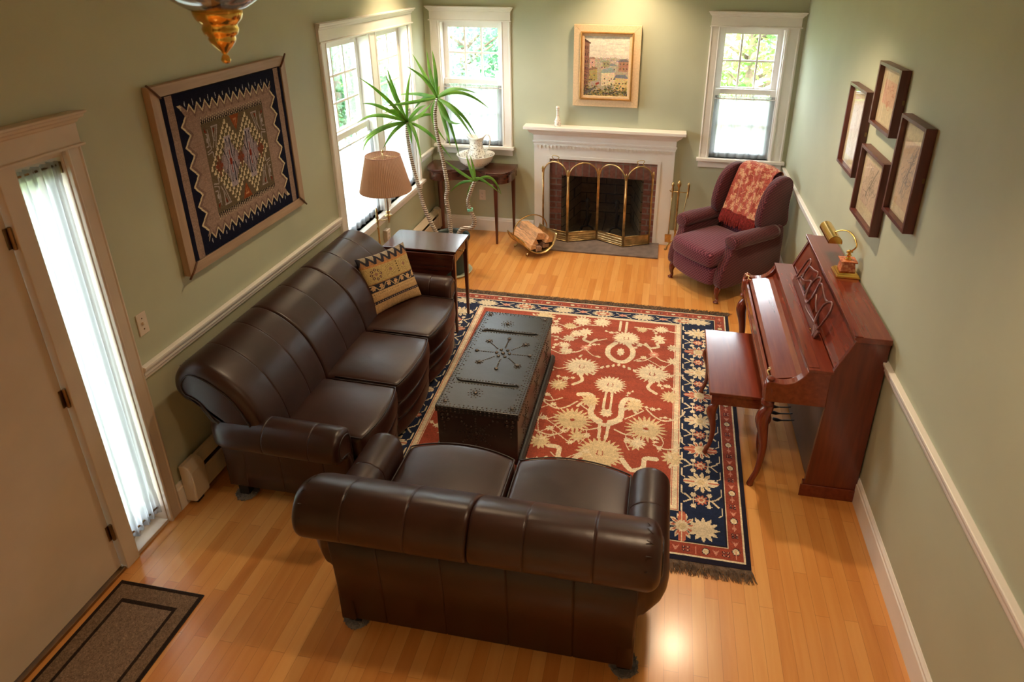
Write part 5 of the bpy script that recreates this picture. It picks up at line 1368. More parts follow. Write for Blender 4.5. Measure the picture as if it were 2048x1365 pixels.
# ------------------------------------------------------------------ wing chair with throw
CO = (3.128, -.845); CA = math.atan2(-.668, -.745)
t = thing('wing_chair', 'burgundy wing armchair with cabriole legs in the corner by the right window', 'armchair', (CO[0], CO[1], 0), CA)
SW = .345
def rbz(c, h, r, warp=None, n=6): return B().rbox(c, h, r, n, warp)
seat = lambda p: (p[0]+.035*max(0, 1-(p[1]/.29)**2)*max(0, (p[0]+.2)/.55), p[1], p[2]+(.030*max(0, 1-(p[1]/.28)**2)*max(0, 1-((p[0]-.08)/.34)**2) if p[2] > .40 else 0))
obj('seat_cushion', rbz((.095, 0, .405), (.285, .262, .075), .045, seat, 10), mBURG, t, merge=True)
obj('footrest_panel', rbz((.30, 0, .245), (.055, .262, .088), .035, lambda p: (p[0]+.03*max(0, 1-(p[1]/.29)**2)*(1 if p[0] > .3 else 0), p[1], p[2]-.02*max(0, 1-(p[1]/.27)**2)*(p[2] < .24)), 8), mBURG, t, merge=True)
side = ccw(spline([(-.40, .155), (.0, .15), (.27, .15), (.335, .18), (.335, .27), (.305, .36), (.25, .45), (.225, .53), (.21, .58), (-.05, .60), (-.32, .62), (-.42, .60), (-.43, .35)], 3, closed=True))
for sg in (-1, 1):
    rings = [[(p[0], sg*y, p[1]) for p in inset(side, d)] for y, d in ((.262, .012), (.266, .003), (.275, 0), (.335, 0), (.348, .004), (.353, .014))]
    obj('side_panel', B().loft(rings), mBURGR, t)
    ar = []; c0 = (sg*.318, .578)
    for x, r in ((-.34, .058), (-.30, .066), (.10, .070), (.19, .070), (.222, .064), (.236, .050), (.240, .03)):
        ar.append([(x, c0[0]+r*1.12*math.cos(a), c0[1]+r*math.sin(a)+.012*math.sin(max(0, min(1, (x+.3)/.5))*PI)) for a in [2*PI*i/20 for i in range(20)]])
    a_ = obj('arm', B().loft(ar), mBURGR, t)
    obj('scroll_piping', B().tube([(.232, c0[0]+.062*math.cos(a), c0[1]+.056*math.sin(a)) for a in [2*PI*i/24 for i in range(24)]], .004, 6, closed=True), mBURG, a_)
    wing = ccw(spline([(-.50, .60), (-.30, .60), (-.16, .62), (-.125, .72), (-.15, .85), (-.20, .96), (-.28, 1.04), (-.38, 1.075), (-.47, 1.06), (-.52, .98), (-.50, .80)], 4, closed=True))
    rings = [[(p[0], sg*(y+.05*max(0, -.15-p[0])*0+.04*max(0, (-.12-p[0]))*-.3), p[1]) for p in inset(wing, d)] for y, d in ((.238, .016), (.244, .004), (.252, 0), (.300, 0), (.309, .005), (.313, .016))]
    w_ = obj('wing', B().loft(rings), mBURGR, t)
    obj('wing_piping', B().tube([(p[0], sg*.309, p[1]) for p in inset(wing, .010)], .0035, 6, closed=True), mBURG, w_)
def backw(p):
    x, y, z = p; s = (z-.38)/.70
    return (x-.245*s+.030*max(0, 1-(y/.25)**2)*(1 if x > -.22 else 0)*math.sin(min(1, max(0, s))*PI), y, z-.05*(abs(y)/.24)**2.2*max(0, (s-.5)*2))
obj('back_cushion', rbz((-.235, 0, .73), (.065, .240, .35), .05, backw, 10), mBURG, t, merge=True)
obj('outer_back', rbz((-.325, 0, .58), (.020, .262, .42), .018, lambda p: (p[0]-.235*((p[2]-.38)/.70), p[1], p[2]), 6), mBURGR, t, merge=True)
mLEGC = wood('chair_leg_cherry', (84, 30, 20), (126, 52, 32), 'z', .22, .5)
for sx, sy in ((.295, -1), (.295, 1), (-.36, -1), (-.36, 1)):
    if sx > 0: pts = spline([(sx-.01, sy*.292, .17), (sx+.018, sy*.300, .125), (sx+.022, sy*.303, .08), (sx+.010, sy*.303, .035), (sx+.022, sy*.306, .012), (sx+.026, sy*.307, .001)], 4); rr = [.034, .034, .033, .032, .031, .029, .026, .024, .021, .019, .016, .015, .0145, .0145, .015, .017, .022, .027, .029, .026, .020][:len(pts)]
    else: pts = [(sx, sy*.28, .17), (sx-.03, sy*.285, .08), (sx-.06, sy*.29, .001)]; rr = [.024, .02, .018]
    obj('leg', B().tube(pts, rr+[rr[-1]]*(len(pts)-len(rr)), 12), mLEGC, t)

def throw_design():
    c = Canvas(.50, 1.0, .004, (164, 78, 66)); rnd = random.Random(21); CR, CR2 = (212, 168, 132), (198, 144, 112)
    c.noise(.05, 2, 2)
    def sprig(x, y, a, s):
        for k in range(-3, 4):
            b_ = a+k*.42; L = s*(1-.10*abs(k)); ca, sa = math.cos(b_), math.sin(b_)
            P = []
            for u, v in ((.15, 0), (.45, .16), (.7, .14), (1, 0), (.7, -.14), (.45, -.16)): P.append((x+u*L*ca-v*L*sa*.8, y+u*L*sa+v*L*ca*.8))
            c.poly(P, CR if k % 2 else CR2)
            c.line([(x+.2*L*ca, y+.2*L*sa), (x+.9*L*ca, y+.9*L*sa)], .003, (176, 110, 84))
        c.line([(x-.9*s*math.cos(a), y-.9*s*math.sin(a)), (x, y)], .005, CR2)
    for i in range(6):
        for j in range(11):
            sprig(.04+i*.085+(.04 if j % 2 else 0)+rnd.uniform(-.02, .02), .20+j*.075+rnd.uniform(-.02, .02), rnd.uniform(0, 6.3), rnd.uniform(.045, .08))
    c.rect(0, .50, 0, .165, (124, 36, 34)); r = np.random.RandomState(5); cols = r.rand(c.nx)*.35+.8
    m = c.Y < .165; c.a[m] = c.a[m]*cols[None, :, None]; c.noise(.07, 8, 1); return c.a
td = throw_design()
def throw_path(s):
    """s 0..1 from the front hem over the top of the backrest and down behind (local x,z)"""
    pts = [(-.185, .56), (-.205, .62), (-.255, .74), (-.310, .88), (-.362, 1.00), (-.405, 1.080), (-.470, 1.106), (-.535, 1.085), (-.552, 1.0), (-.545, .90)]
    q = spline(pts, 8); f = s*(len(q)-1); i = min(int(f), len(q)-2); w = f-i
    return q[i][0]*(1-w)+q[i+1][0]*w, q[i][1]*(1-w)+q[i+1][1]*w
t = thing('throw_blanket', 'red and cream leaf-patterned throw with deep red fringe draped over the wing chair back', 'blanket', (CO[0], CO[1], 0), CA)
def tmap(uu, vv):
    out = np.zeros((len(vv), len(uu), 3))
    for j, v in enumerate(vv):
        for i, u in enumerate(uu):
            x, z = throw_path(min(1, max(0, v*.98+.0*(u))))
            y = -.205+.415*u+.03*(.5-v)*0; y += (.10*(v-.45))*-.35
            x += .040+.006*math.sin(u*17+v*5)+.004*math.sin(u*41+v*9)
            z += .016*math.sin(min(1, max(0, (v-.45)*3))*PI/2)+.004*math.sin(u*13)-.05*max(0, abs(u-.5)*2-.25)**2*max(0, min(1, (v-.35)*4))
            out[j, i] = (x, y, z)
    return out
tmap.vec = True
mTHROW = colmat('chenille_throw', .95, .7, 160, .004, .1, sheen=.2)
o = painted('woven_panel', td, tmap, mTHROW, t); so = o.modifiers.new('thickness', 'SOLIDIFY'); so.thickness = .006; so.offset = -1
b = B(); rnd = random.Random(4)
for i in range(130):
    u = i/129; j = 0; p = tmap(np.array([u]), np.array([0.16]))[0, 0]; q = tmap(np.array([u]), np.array([0.08]))[0, 0]; w = tmap(np.array([u]), np.array([0.0]))[0, 0]
    dx = rnd.uniform(.006, .016); dy = rnd.gauss(0, .004)
    b.tube([(p[0]+.006, p[1], p[2]), (q[0]+dx, q[1]+dy, q[2]), (w[0]+dx, w[1]+dy*2, w[2]-rnd.uniform(0, .025))], [.0028, .0035, .0022], 4)
obj('fringe', b, M('deep_red_fringe', (128, 38, 36), .95, vary=.25, nscale=60), t, smooth=False, kind='stuff')

# ------------------------------------------------------------------ hanging brass lamp close to the camera
HX, HY, HZ = 1.222, -4.90, 2.565
t = thing('pendant_lamp', 'hanging lamp with polished brass finial and clear glass bell at the top left', 'hanging lamp', (HX, HY, HZ))
b = B().lathe([(.001, 0), (.010, .003), (.014, .012), (.010, .022), (.006, .028), (.012, .036), (.026, .050), (.034, .062), (.038, .072), (.036, .078), (.046, .086), (.050, .100), (.046, .110), (.054, .118), (.062, .128), (.066, .140), (.068, .150), (.060, .154), (.001, .156)], n=40); obj('finial_cup', b, mGOLD, t)
b = B(); prof = [(.064, .148), (.086, .160), (.112, .178), (.138, .205), (.152, .24), (.146, .28), (.122, .32), (.095, .355), (.078, .39), (.075, .388), (.092, .353), (.119, .318), (.143, .28), (.149, .24), (.135, .208), (.110, .182), (.085, .164), (.064, .152)]
b.lathe(prof, n=48); bb = obj('glass_bell', b, glass_mat('clear_lamp_glass', (.93, .95, 1.0), .25), t)
b.v = []; b.f = []
b = B().tube([(.0, 0, .156), (.0, 0, .21)], .012, 12); b.lathe([(.001, .21), (.05, .212), (.05, .22), (.012, .225), (.012, .40), (.001, .41)], n=20); obj('stem', b, mGOLD, t)
for k in range(3):
    a = 2*PI*k/3+.4; x, y = .04*math.cos(a), .04*math.sin(a)
    cd = obj('candle', B().lathe([(.009, .22), (.009, .285), (.001, .286)], (x, y, 0), 12), M('ivory_candle_tube', (222, 212, 196), .4), t)
b = B().lathe([(.078, .388), (.082, .395), (.06, .405), (.02, .43), (.001, .435)], n=30); obj('cap', b, mGOLD, t)
b = B(); z = .43
while z < ZC-HZ-.02: b.tube([(.006*math.cos(a), 0 if int(z*100) % 2 else .006*math.cos(a), z+.01+.012*math.sin(a)) for a in [2*PI*i/10 for i in range(10)]], .0018, 5, closed=True); z += .017
obj('chain', b, mGOLD, t)
obj('canopy', B().lathe([(.001, ZC-HZ-.03), (.05, ZC-HZ-.025), (.062, ZC-HZ-.001), (.001, ZC-HZ-.001)], n=28), mGOLD, t)
# ------------------------------------------------------------------ woven wall hanging in its wooden frame
t = thing('wall_tapestry', 'large geometric woven wall hanging in a pale wooden frame above the sofa', 'wall hanging', (.0, -3.297, 1.76))
TY_0, TY_1, TZ_0, TZ_1 = -3.896, -2.698, 1.2545, 2.274
def tapestry():
    w, h = 1.07, .90
    c = Canvas(w, h, .0036, (24, 26, 44)); TP, TN, CRM, BR, MAU, RD, NV, GR = (148, 124, 112), (124, 100, 92), (206, 190, 158), (98, 86, 68), (128, 112, 114), (120, 48, 36), (20, 24, 42), (112, 100, 78)
    c.rect(.030, .078, 0, h, TP); c.rect(w-.078, w-.030, 0, h, TP)
    # stepped zigzag frame (mirror above/below and left/right)
    L, Rr, Bt, Tp = .128, w-.128, .062, h-.062
    def zig(off):
        pts = []; n = 13; m = 7
        for i in range(n+1):
            x = L+(Rr-L)*i/n; pts.append((x-.0+off*0, Tp-off)); 
            if i < n: pts.append((x+(Rr-L)/n/2, Tp-.048-off))
        for i in range(1, m+1):
            y = Tp-(Tp-Bt)*(i-.5)/m; pts.append((Rr-off+.028-.05, y)); 
            y = Tp-(Tp-Bt)*i/m; pts.append((Rr-off+.028, y))
        for i in range(n+1):
            x = Rr-(Rr-L)*i/n; pts.append((x, Bt+off))
            if i < n: pts.append((x-(Rr-L)/n/2, Bt+.048+off))
        for i in range(1, m+1):
            y = Bt+(Tp-Bt)*(i-.5)/m; pts.append((L+off-.028+.05, y)); y = Bt+(Tp-Bt)*i/m; pts.append((L+off-.028, y))
        return pts
    c.poly(zig(0), CRM); c.poly(zig(.014), TN); c.poly(zig(.034), TP)
    for i in range(13):
        x = L+(Rr-L)*(i+.5)/13
        for yy in (Tp+.002, Bt-.002): c.poly([(x-.004, yy), (x, yy+.020), (x+.004, yy), (x, yy-.020)], (170, 168, 176))
    x0, x1, y0, y1 = .25, w-.25, .19, h-.19
    n = 34
    for i in range(n):
        a = x0+(x1-x0)*i/n; d = (x1-x0)/n
        c.poly([(a, y1), (a+d/2, y1+.035), (a+d, y1)], (52, 46, 44)); c.poly([(a, y0), (a+d/2, y0-.035), (a+d, y0)], (52, 46, 44))
        c.line([(a, y1+.0), (a+d/2, y1+.037)], .002, CRM); c.line([(a, y0), (a+d/2, y0-.037)], .002, CRM)
    c.rect(x0, x1, y0, y1, BR); cx, cy = w/2, h/2; hw = (x1-x0)/2; hh = (y1-y0)/2
    # two stepped diamonds, side by side
    st = .0125
    def diamond(mx, W_, H_, col, step=st):
        k = int(H_/step)
        for i in range(k):
            ww = W_*(1-i/k); ww = round(ww/step)*step
            c.rect(mx-ww, mx+ww, cy+i*step, cy+(i+1)*step, col); c.rect(mx-ww, mx+ww, cy-(i+1)*step, cy-i*step, col)
    DX = .095
    
    
    # chequered steps between the two outlines
    cw, ch = .0190, .0260
    for i in range(-16, 17):
        for j in range(-14, 15):
            x, y = cx+i*cw, cy+j*ch
            f = min(abs(x-mx)/.178+abs(y-cy)/(hh*1.02) for mx in (cx-DX, cx+DX))
            if f > .99 or abs(y-cy) > hh*.93: continue
            if f > .50:
                if (i+j) % 2: c.rect(x-cw/2, x+cw/2, y-ch/2, y+ch/2, (96, 86, 64))
                else:
                    c.rect(x-cw/2, x+cw/2, y-ch/2, y+ch/2, CRM)
                    c.rect(x-cw/2, x-cw*.05, y-ch*.0, y+ch/2, (104, 92, 70))
    for mx in (cx-DX, cx+DX): diamond(mx, .092, hh*.60, MAU)
    for mx in (cx-DX, cx+DX): diamond(mx, .072, hh*.50, (146, 132, 138))
    for mx in (cx-DX, cx+DX):
        c.rect(mx-.028, mx+.028, cy-.15, cy+.15, (156, 144, 152))
        for s in (-1, 1):
            for k in range(9):
                yy = cy+s*(.02+k*.013); c.rect(mx-.020, mx-.015, yy, yy+.013, NV); c.rect(mx+.015, mx+.020, yy, yy+.013, NV)
                off = abs(4-k)*.0042; 
                if k > 4:
                    c.rect(mx-.004-off*.6, mx+.0-off*.6, yy, yy+.012, NV); c.rect(mx+off*.6, mx+.004+off*.6, yy, yy+.012, NV)
                xx = .024+k*.0042; c.rect(mx-xx-.005, mx-xx, cy+s*(k*.0125), cy+s*(k*.0125)+.013, NV); c.rect(mx+xx, mx+xx+.005, cy+s*(k*.0125), cy+s*(k*.0125)+.013, NV)
        c.rect(mx-.004, mx+.004, cy-.07, cy+.07, RD); c.rect(mx-.011, mx+.011, cy-.018, cy+.018, RD)
    for mx in (cx, cx-.20, cx+.20):
        c.rect(mx-.020, mx+.020, cy-.03, cy+.03, (106, 62, 48)); c.rect(mx-.032, mx+.032, cy-.012, cy+.012, (126, 66, 48)); c.rect(mx-.006, mx+.006, cy-.06, cy+.06, (112, 72, 54))
    for s in (-1, 1):
        c.poly([(cx-.045, cy+s*hh*.98), (cx+.045, cy+s*hh*.98), (cx, cy+s*hh*.62)], (134, 70, 42)); c.rect(cx-.016, cx+.016, cy+s*hh*.88-.004, cy+s*hh*.88+.004, (176, 124, 84)); c.rect(cx-.010, cx-.005, cy+s*hh*.80-.018, cy+s*hh*.80+.018, (176, 124, 84)); c.rect(cx+.005, cx+.010, cy+s*hh*.80-.018, cy+s*hh*.80+.018, (176, 124, 84))
    # corner keys
    for sx in (-1, 1):
        for sy in (-1, 1):
            T = lambda u, v: (cx+sx*(hw-u), cy+sy*(hh-v))
            LG = (160, 148, 146)
            c.line([T(.075, .03), T(.125, .03)], .008, LG); c.line([T(.078, .03), T(.078, .11), T(.062, .145)], .006, LG)
            c.line([T(.122, .035), T(.085, .15)], .006, LG); c.line([T(.108, .035), T(.085, .11)], .004, LG)
            c.poly([T(.083, .04), T(.10, .04), T(.086, .07)], RD)
            c.line([T(.018, .06), T(.030, .06), T(.030, .13), T(.012, .13)], .006, LG); c.line([T(.04, .04), T(.045, .15), T(.012, .16)], .006, LG)
            c.line([T(.012, .175), T(.05, .165), T(.055, .20)], .007, LG); c.poly([T(.018, .02), T(.03, .055), T(.012, .05)], RD); c.rect(*sorted((T(.015, 0)[0], T(.028, 0)[0])), *sorted((T(0, .085)[1], T(0, .11)[1])), LG)
    c.noise(.05, 9)
    r = np.random.RandomState(2).rand(c.ny)*.07+.965; c.a *= r[:, None, None]
    return np.clip(c.a, 0, 255)
ta = tapestry()
ty0, ty1, tz0, tz1 = TY_0+.065, TY_1-.062, TZ_0+.06, TZ_1-.062
def tm(uu, vv):
    y = ty0+(ty1-ty0)*uu[None, :]+0*vv[:, None]; z = tz0+(tz1-tz0)*vv[:, None]+0*uu[None, :]
    return np.stack([.038+0*y+.0008*np.sin(y*40)*np.sin(z*37), y+3.297, z-1.76], -1)
tm.vec = True
painted('weaving', ta, tm, colmat('tapestry_wool', .95, .5, 600, .002, .08), t)
obj('backing_board', B().box(.003, .030, ty0-.004, ty1+.004, tz0-.004, tz1+.004), M('dark_selvedge', (44, 34, 32), .9), t, world=True, smooth=False)
mPALE = wood('pale_oak_frame', (160, 132, 108), (184, 156, 130), 'z', .55, .0); mPALEY = wood('pale_oak_frame_rail', (160, 132, 108), (184, 156, 130), 'y', .55, .0)
def mitred(b, ax, a0, a1, z0, z1, wd, d0, d1, sides):
    """rails of a rectangular frame with mitred ends; ax 'x': in the y-z plane, depth along x; 'y': in the x-z plane, depth along -y"""
    O = [(a0, z0), (a1, z0), (a1, z1), (a0, z1)]; I = [(a0+wd, z0+wd), (a1-wd, z0+wd), (a1-wd, z1-wd), (a0+wd, z1-wd)]
    for k in sides:
        q = [O[k], O[(k+1) % 4], I[(k+1) % 4], I[k]]
        P = lambda d: [((d, p[0], p[1]) if ax == 'x' else (p[0], -d, p[1])) for p in q]
        b.loft([P(d0), P(d1)])
for k in range(4):
    b = B(); mitred(b, 'x', TY_0, TY_1, TZ_0, TZ_1, .056, .003, .043, [k]); obj('frame_rail', b, mPALE if k % 2 else mPALEY, t, world=True, smooth=False, bevel=.002)
for y, z, sy, sz in ((TY_0, TZ_0, 1, 1), (TY_1, TZ_0, -1, 1), (TY_1, TZ_1, -1, -1), (TY_0, TZ_1, 1, -1)):
    b = B().tube([(.044, y-sy*.012, z-sz*.012), (.049, y+sy*.028, z+sz*.028), (.046, y+sy*.062, z+sz*.062)], .0055, 8); obj('corner_peg', b, M('dark_twig', (88, 58, 40), .7, vary=.3), t, world=True)

# ------------------------------------------------------------------ painting over the mantel
X0, X1, Z0, Z1 = 1.570, 2.235, 1.486, 2.287
t = thing('framed_painting', 'framed oil painting of a hillside town hanging above the mantel', 'painting', (1.9025, 0, 1.887))
def town():
    w, h = .40, .56; c = Canvas(w, h, .0022, (214, 206, 192)); rnd = random.Random(5); r = np.random.RandomState(4)
    for j in range(c.ny):
        v = c.Y[j]/h
        if v > .64: k = (v-.64)/.36; c.a[j] = np.array((222, 208, 190))*(1-k)+np.array((200, 196, 184))*k
        else: c.a[j] = (176, 160, 136)
    for i in range(60): c.blob(rnd.uniform(0, w), rnd.uniform(.40, h), rnd.uniform(.03, .09), rnd.uniform(.008, .02), tuple(np.array((224, 214, 196))+rnd.uniform(-12, 10)), jag=.3, seed=i)
    for i in range(240):
        y = rnd.uniform(.30, .365); x = rnd.uniform(.03, w); s = .004+(.365-y)*.14; col = rnd.choice([(196, 176, 152), (176, 168, 160), (206, 186, 168), (160, 150, 140), (188, 150, 130)]); c.rect(x, x+s*1.5, y, y+s, col)
    def house(x, y, ww, hh, wall, roof, rh=.03, win=3, skew=.0):
        c.poly([(x, y), (x+ww, y+skew), (x+ww, y+hh+skew), (x, y+hh)], wall)
        c.poly([(x-.008, y+hh-.002), (x+ww+.008, y+hh+skew-.002), (x+ww*.75, y+hh+rh+skew), (x+ww*.12, y+hh+rh*.8)], roof)
        for a in range(win):
            for b_ in range(max(1, int(hh/.045))):
                xx = x+ww*(a+.5)/win; yy = y+.018+b_*.042; c.rect(xx-.0045, xx+.0045, yy, yy+.013, (92, 74, 62))
    house(.055, .25, .045, .10, (206, 160, 142), (156, 122, 104), .018, 1); house(.15, .25, .05, .07, (190, 168, 142), (148, 150, 138), .02, 2); house(.31, .24, .09, .09, (170, 124, 100), (120, 110, 110), .025, 3)
    house(.22, .23, .07, .06, (184, 170, 150), (136, 138, 140), .02, 2); house(.17, .28, .06, .045, (158, 146, 110), (150, 150, 122), .015, 2)
    house(.03, .13, .09, .11, (170, 150, 92), (140, 104, 86), .018, 2, .02); house(.16, .10, .12, .12, (222, 200, 164), (148, 158, 152), .045, 2, .01)
    house(.28, .06, .12, .12, (212, 186, 128), (122, 122, 130), .035, 4, -.005)
    c.poly([(0, 0), (.035, 0), (.05, .20), (.045, .50), (0, .535)], (142, 104, 88)); c.poly([(0, .535), (.06, .495), (.055, .485), (0, .51)], (86, 60, 52))
    for i in range(7): c.rect(.008, .018, .05+i*.065, .078+i*.065, (88, 64, 58)); c.rect(.026, .034, .05+i*.065, .075+i*.065, (96, 70, 62)); c.line([(0, .035+i*.065), (.047, .03+i*.062)], .004, (100, 74, 66))
    for i in range(420):
        x, y = rnd.uniform(0, w), abs(rnd.gauss(0, .05)); col = rnd.choice([(82, 74, 48), (120, 104, 56), (60, 54, 44), (150, 128, 70), (96, 96, 96), (176, 150, 84), (70, 82, 52)]); c.blob(x, y, rnd.uniform(.004, .012), rnd.uniform(.003, .009), col, jag=.6, seed=i)
    c.poly([(.11, .125), (.14, .135), (.14, .115), (.11, .105)], (150, 62, 48)); c.poly([(0, .0), (.10, .07), (.09, .082), (0, .03)], (96, 90, 88))
    n = r.randn(c.ny//2+1, c.nx//2+1, 3); n = np.repeat(np.repeat(n, 2, 0), 2, 1)[:c.ny, :c.nx]
    low = (c.Y < .37)[:, None, None]; c.a = np.clip(c.a+n*np.where(low, 13, 3), 0, 255); return c.a
pa_ = town()
IX0, IX1, IZ0, IZ1 = X0+.105, X1-.110, Z0+.105, Z1-.105
def pmx(uu, vv):
    x = IX0+(IX1-IX0)*uu[None, :]+0*vv[:, None]; z = IZ0+(IZ1-IZ0)*vv[:, None]+0*uu[None, :]; return np.stack([x-1.9025, -.040+0*x, z-1.887], -1)
pmx.vec = True
painted('canvas', pa_, pmx, colmat('oil_paint', .5, .5, 180, .002, .4), t)
mLIN = M('cream_linen_frame', (224, 192, 152), .7, vary=.04, nscale=60, bump=.3, bscale=500)
b = B(); mitred(b, 'y', X0, X1, Z0, Z1, .072, .014, .050, range(4)); b.box(X0+.03, X1-.03, -.034, -.002, Z0+.03, Z1-.03); obj('outer_frame', b, mLIN, t, world=True, smooth=False, bevel=.003)
b = B(); mitred(b, 'y', X0+.068, X1-.070, Z0+.068, Z1-.066, .018, .036, .066, range(4)); obj('gilt_moulding', b, M('gilt_wood', (188, 140, 80), .35, .6, vary=.12), t, world=True, smooth=False, bevel=.005)
b = B(); mitred(b, 'y', X0+.085, X1-.088, Z0+.085, Z1-.083, .024, .034, .052, range(4)); obj('inner_liner', b, mLIN, t, world=True, smooth=False, bevel=.003)

# ------------------------------------------------------------------ four framed drawings on the right wall
def sheet(w, h, kind, seed):
    c = Canvas(w, h, .0024, (222, 204, 168)); rnd = random.Random(seed)
    m = .055; top = .06
    paper = {'sanguine': (222, 178, 150), 'pale': (226, 208, 200), 'ink': (214, 188, 164), 'blue': (214, 186, 156)}[kind]
    if kind == 'sanguine': bx = (m, w-m, .115, h-.07)
    elif kind == 'ink': bx = (m*.8, w-m, .075, h-.055)
    elif kind == 'blue': bx = (m*.6, w-m*.6, .05, h-.09)
    else: bx = (m, w-m, .06, h-.05)
    c.rect(*bx, paper)
    x0, x1, y0, y1 = bx; cx, cy = (x0+x1)/2, (y0+y1)/2; W_, H_ = x1-x0, y1-y0
    ink = {'sanguine': (176, 92, 72), 'pale': (186, 150, 146), 'ink': (96, 88, 80), 'blue': (98, 98, 108)}[kind]
    def mix(a): return tuple(paper[i]*(1-a)+ink[i]*a for i in range(3))
    if kind in ('ink', 'blue'):
        for i in range(90):      # soft hatched shadow mass of a generic study
            y = y0+H_*rnd.uniform(.12, .85); x = cx+rnd.gauss(-.02, .16)*W_+(y-cy)*.22; l = rnd.uniform(.01, .035)
            c.line([(x, y), (x+l*.5, y+l)], .0026, mix(rnd.uniform(.2, .8)))
        c.line(spline([(cx+.25*W_, y1-.03*H_), (cx+.10*W_, cy+.25*H_), (cx, cy+.05*H_), (cx-.14*W_, cy-.12*H_), (cx-.2*W_, cy-.3*H_)], 6), .010, mix(.55))
        c.line(spline([(cx-.02*W_, cy), (cx+.16*W_, cy-.06*H_), (cx+.32*W_, cy-.10*H_)], 6), .004, mix(.5))
    for i in range(12 if kind != 'pale' else 6):
        p = [(cx+rnd.gauss(0, .17)*W_, cy+rnd.gauss(0, .2)*H_)]
        for _ in range(4): p.append((min(x1-.01, max(x0+.01, p[-1][0]+rnd.gauss(0, .10)*W_)), min(y1-.01, max(y0+.01, p[-1][1]+rnd.gauss(0, .09)*H_))))
        c.line(spline(p, 5), .0030, mix(rnd.uniform(.35, .8)))
    if kind == 'sanguine':
        for i in range(60):
            y = y0+H_*rnd.uniform(.1, .95); x = x0+W_*abs(rnd.gauss(.1, .14)); c.line([(x, y), (x+.012, y-.018)], .003, mix(rnd.uniform(.2, .55)))
        c.blob(cx-.02, cy-.06, .022, .018, mix(.35), jag=.4, seed=2); c.line(spline([(cx-.03, cy-.07), (cx, cy-.04), (cx+.03, cy-.06), (cx+.01, cy-.09), (cx-.03, cy-.07)], 5), .003, mix(.7))
    c.noise(.02, seed); return c.a
mART = colmat('drawing_paper', .7, .1, 300, .0005, .2); mPG = glass_mat('picture_glass', (.99, .99, .99), .03)
mPFR = wood('walnut_box_frame', (72, 32, 28), (104, 50, 42), 'z', .38, .15)
XF = 3.808; XW = W-.002
for nm, lab, ya, yb, za, zb, kind in (
        ('framed_drawing', 'leftmost of the four framed drawings, its glass catching white window glare', -2.455, -2.055, 1.597, 2.138, 'pale'),
        ('framed_drawing', 'topmost of the four framed drawings, a red chalk sketch on cream', -2.985, -2.590, 1.987, 2.345, 'sanguine'),
        ('framed_drawing', 'lowest of the four framed drawings, a grey ink sketch nearest the piano lamp', -3.015, -2.556, 1.422, 1.850, 'ink'),
        ('framed_drawing', 'rightmost and tallest of the four framed drawings, a grey-blue figure study', -3.472, -3.117, 1.630, 2.154, 'blue')):
    xf = W-.055+.003
    cy_, cz_ = (ya+yb)/2, (za+zb)/2
    # positions were measured on the plane 5 cm in front of the wall
    t = thing(nm, lab, 'framed picture', (W, cy_, cz_), group='framed drawings on the right wall')
    b = B(); wd = .020
    P = lambda x0, x1, y0, y1, z0, z1: b.box(x0, x1, y0, y1, z0, z1)
    P(xf, XW, ya, ya+wd, za, zb); P(xf, XW, yb-wd, yb, za, zb); P(xf, XW, ya+wd, yb-wd, za, za+wd); P(xf, XW, ya+wd, yb-wd, zb-wd, zb)
    obj('frame', b, mPFR, t, world=True, smooth=False, bevel=.0018)
    b = B().box(xf+.030, xf+.034, ya+wd, yb-wd, za+wd, zb-wd); obj('backing', b, mPALE, t, world=True, smooth=False)
    w_, h_ = yb-ya-2*wd, zb-za-2*wd
    def am(uu, vv, ya=ya, yb=yb, za=za, zb=zb, xf=xf):     # seen from the room the left side of the sheet is the far (+y) side
        y = (yb-wd)-(yb-ya-2*wd)*uu[None, :]+0*vv[:, None]; z = (za+wd)+(zb-za-2*wd)*vv[:, None]+0*uu[None, :]
        return np.stack([xf+.0295-W+0*y, y-(ya+yb)/2, z-(za+zb)/2], -1)
    am.vec = True
    painted('drawing', sheet(w_, h_, kind, int(za*100)), am, mART, t)
    obj('glass', B().box(xf+.020, xf+.022, ya+wd, yb-wd, za+wd, zb-wd), mPG, t, world=True, smooth=False)
    obj('hinge_clasp', B().box(xf+.034, xf+.046, ya-.002, ya, cz_+.0, cz_+.025), mDKBRASS, t, world=True, smooth=False)
# ------------------------------------------------------------------ console piano against the right wall
PY0, PY1 = -3.560, -2.205; PXB = W-.012
t = thing('piano', 'reddish mahogany console piano with closed lid and carved cabriole front legs', 'piano', (3.6, (PY0+PY1)/2, 0))
sidep = ccw([(3.452, .0), (PXB, .0), (PXB, 1.052), (3.575, 1.052), (3.486, .835), (3.490, .62), (3.462, .10), (3.452, .10)])
for a, c in ((PY0, PY0+.026), (PY1-.026, PY1)):
    s_ = obj('side_panel', B().prism(sidep, 'y', a, c), mMAHOGZ, t, world=True, smooth=False, bevel=.003)
    sg = -1 if a == PY0 else 1
    y0_, y1_ = (a-.006, a) if sg < 0 else (c, c+.006)
b = B().box(3.440, PXB, PY0-.006, PY0-.0002, .0, .085); obj('plinth', b, mMAHOG, t, world=True, smooth=False, bevel=.003)
b = B().prism([(3.574, 1.054), (3.574, 1.062), (3.560, 1.066), (3.560, 1.080), (3.566, 1.086), (PXB, 1.086), (PXB, 1.054)], 'y', PY0-.014, PY1+.014); obj('lid', b, mMAHOG, t, world=True, smooth=False, bevel=.002)
b = B().box(3.555, 3.600, PY0-.012, PY1+.012, 1.0865, 1.092); obj('lid_front_strip', b, mMAHOG, t, world=True, smooth=False, bevel=.002)
b = B().add([], []); 
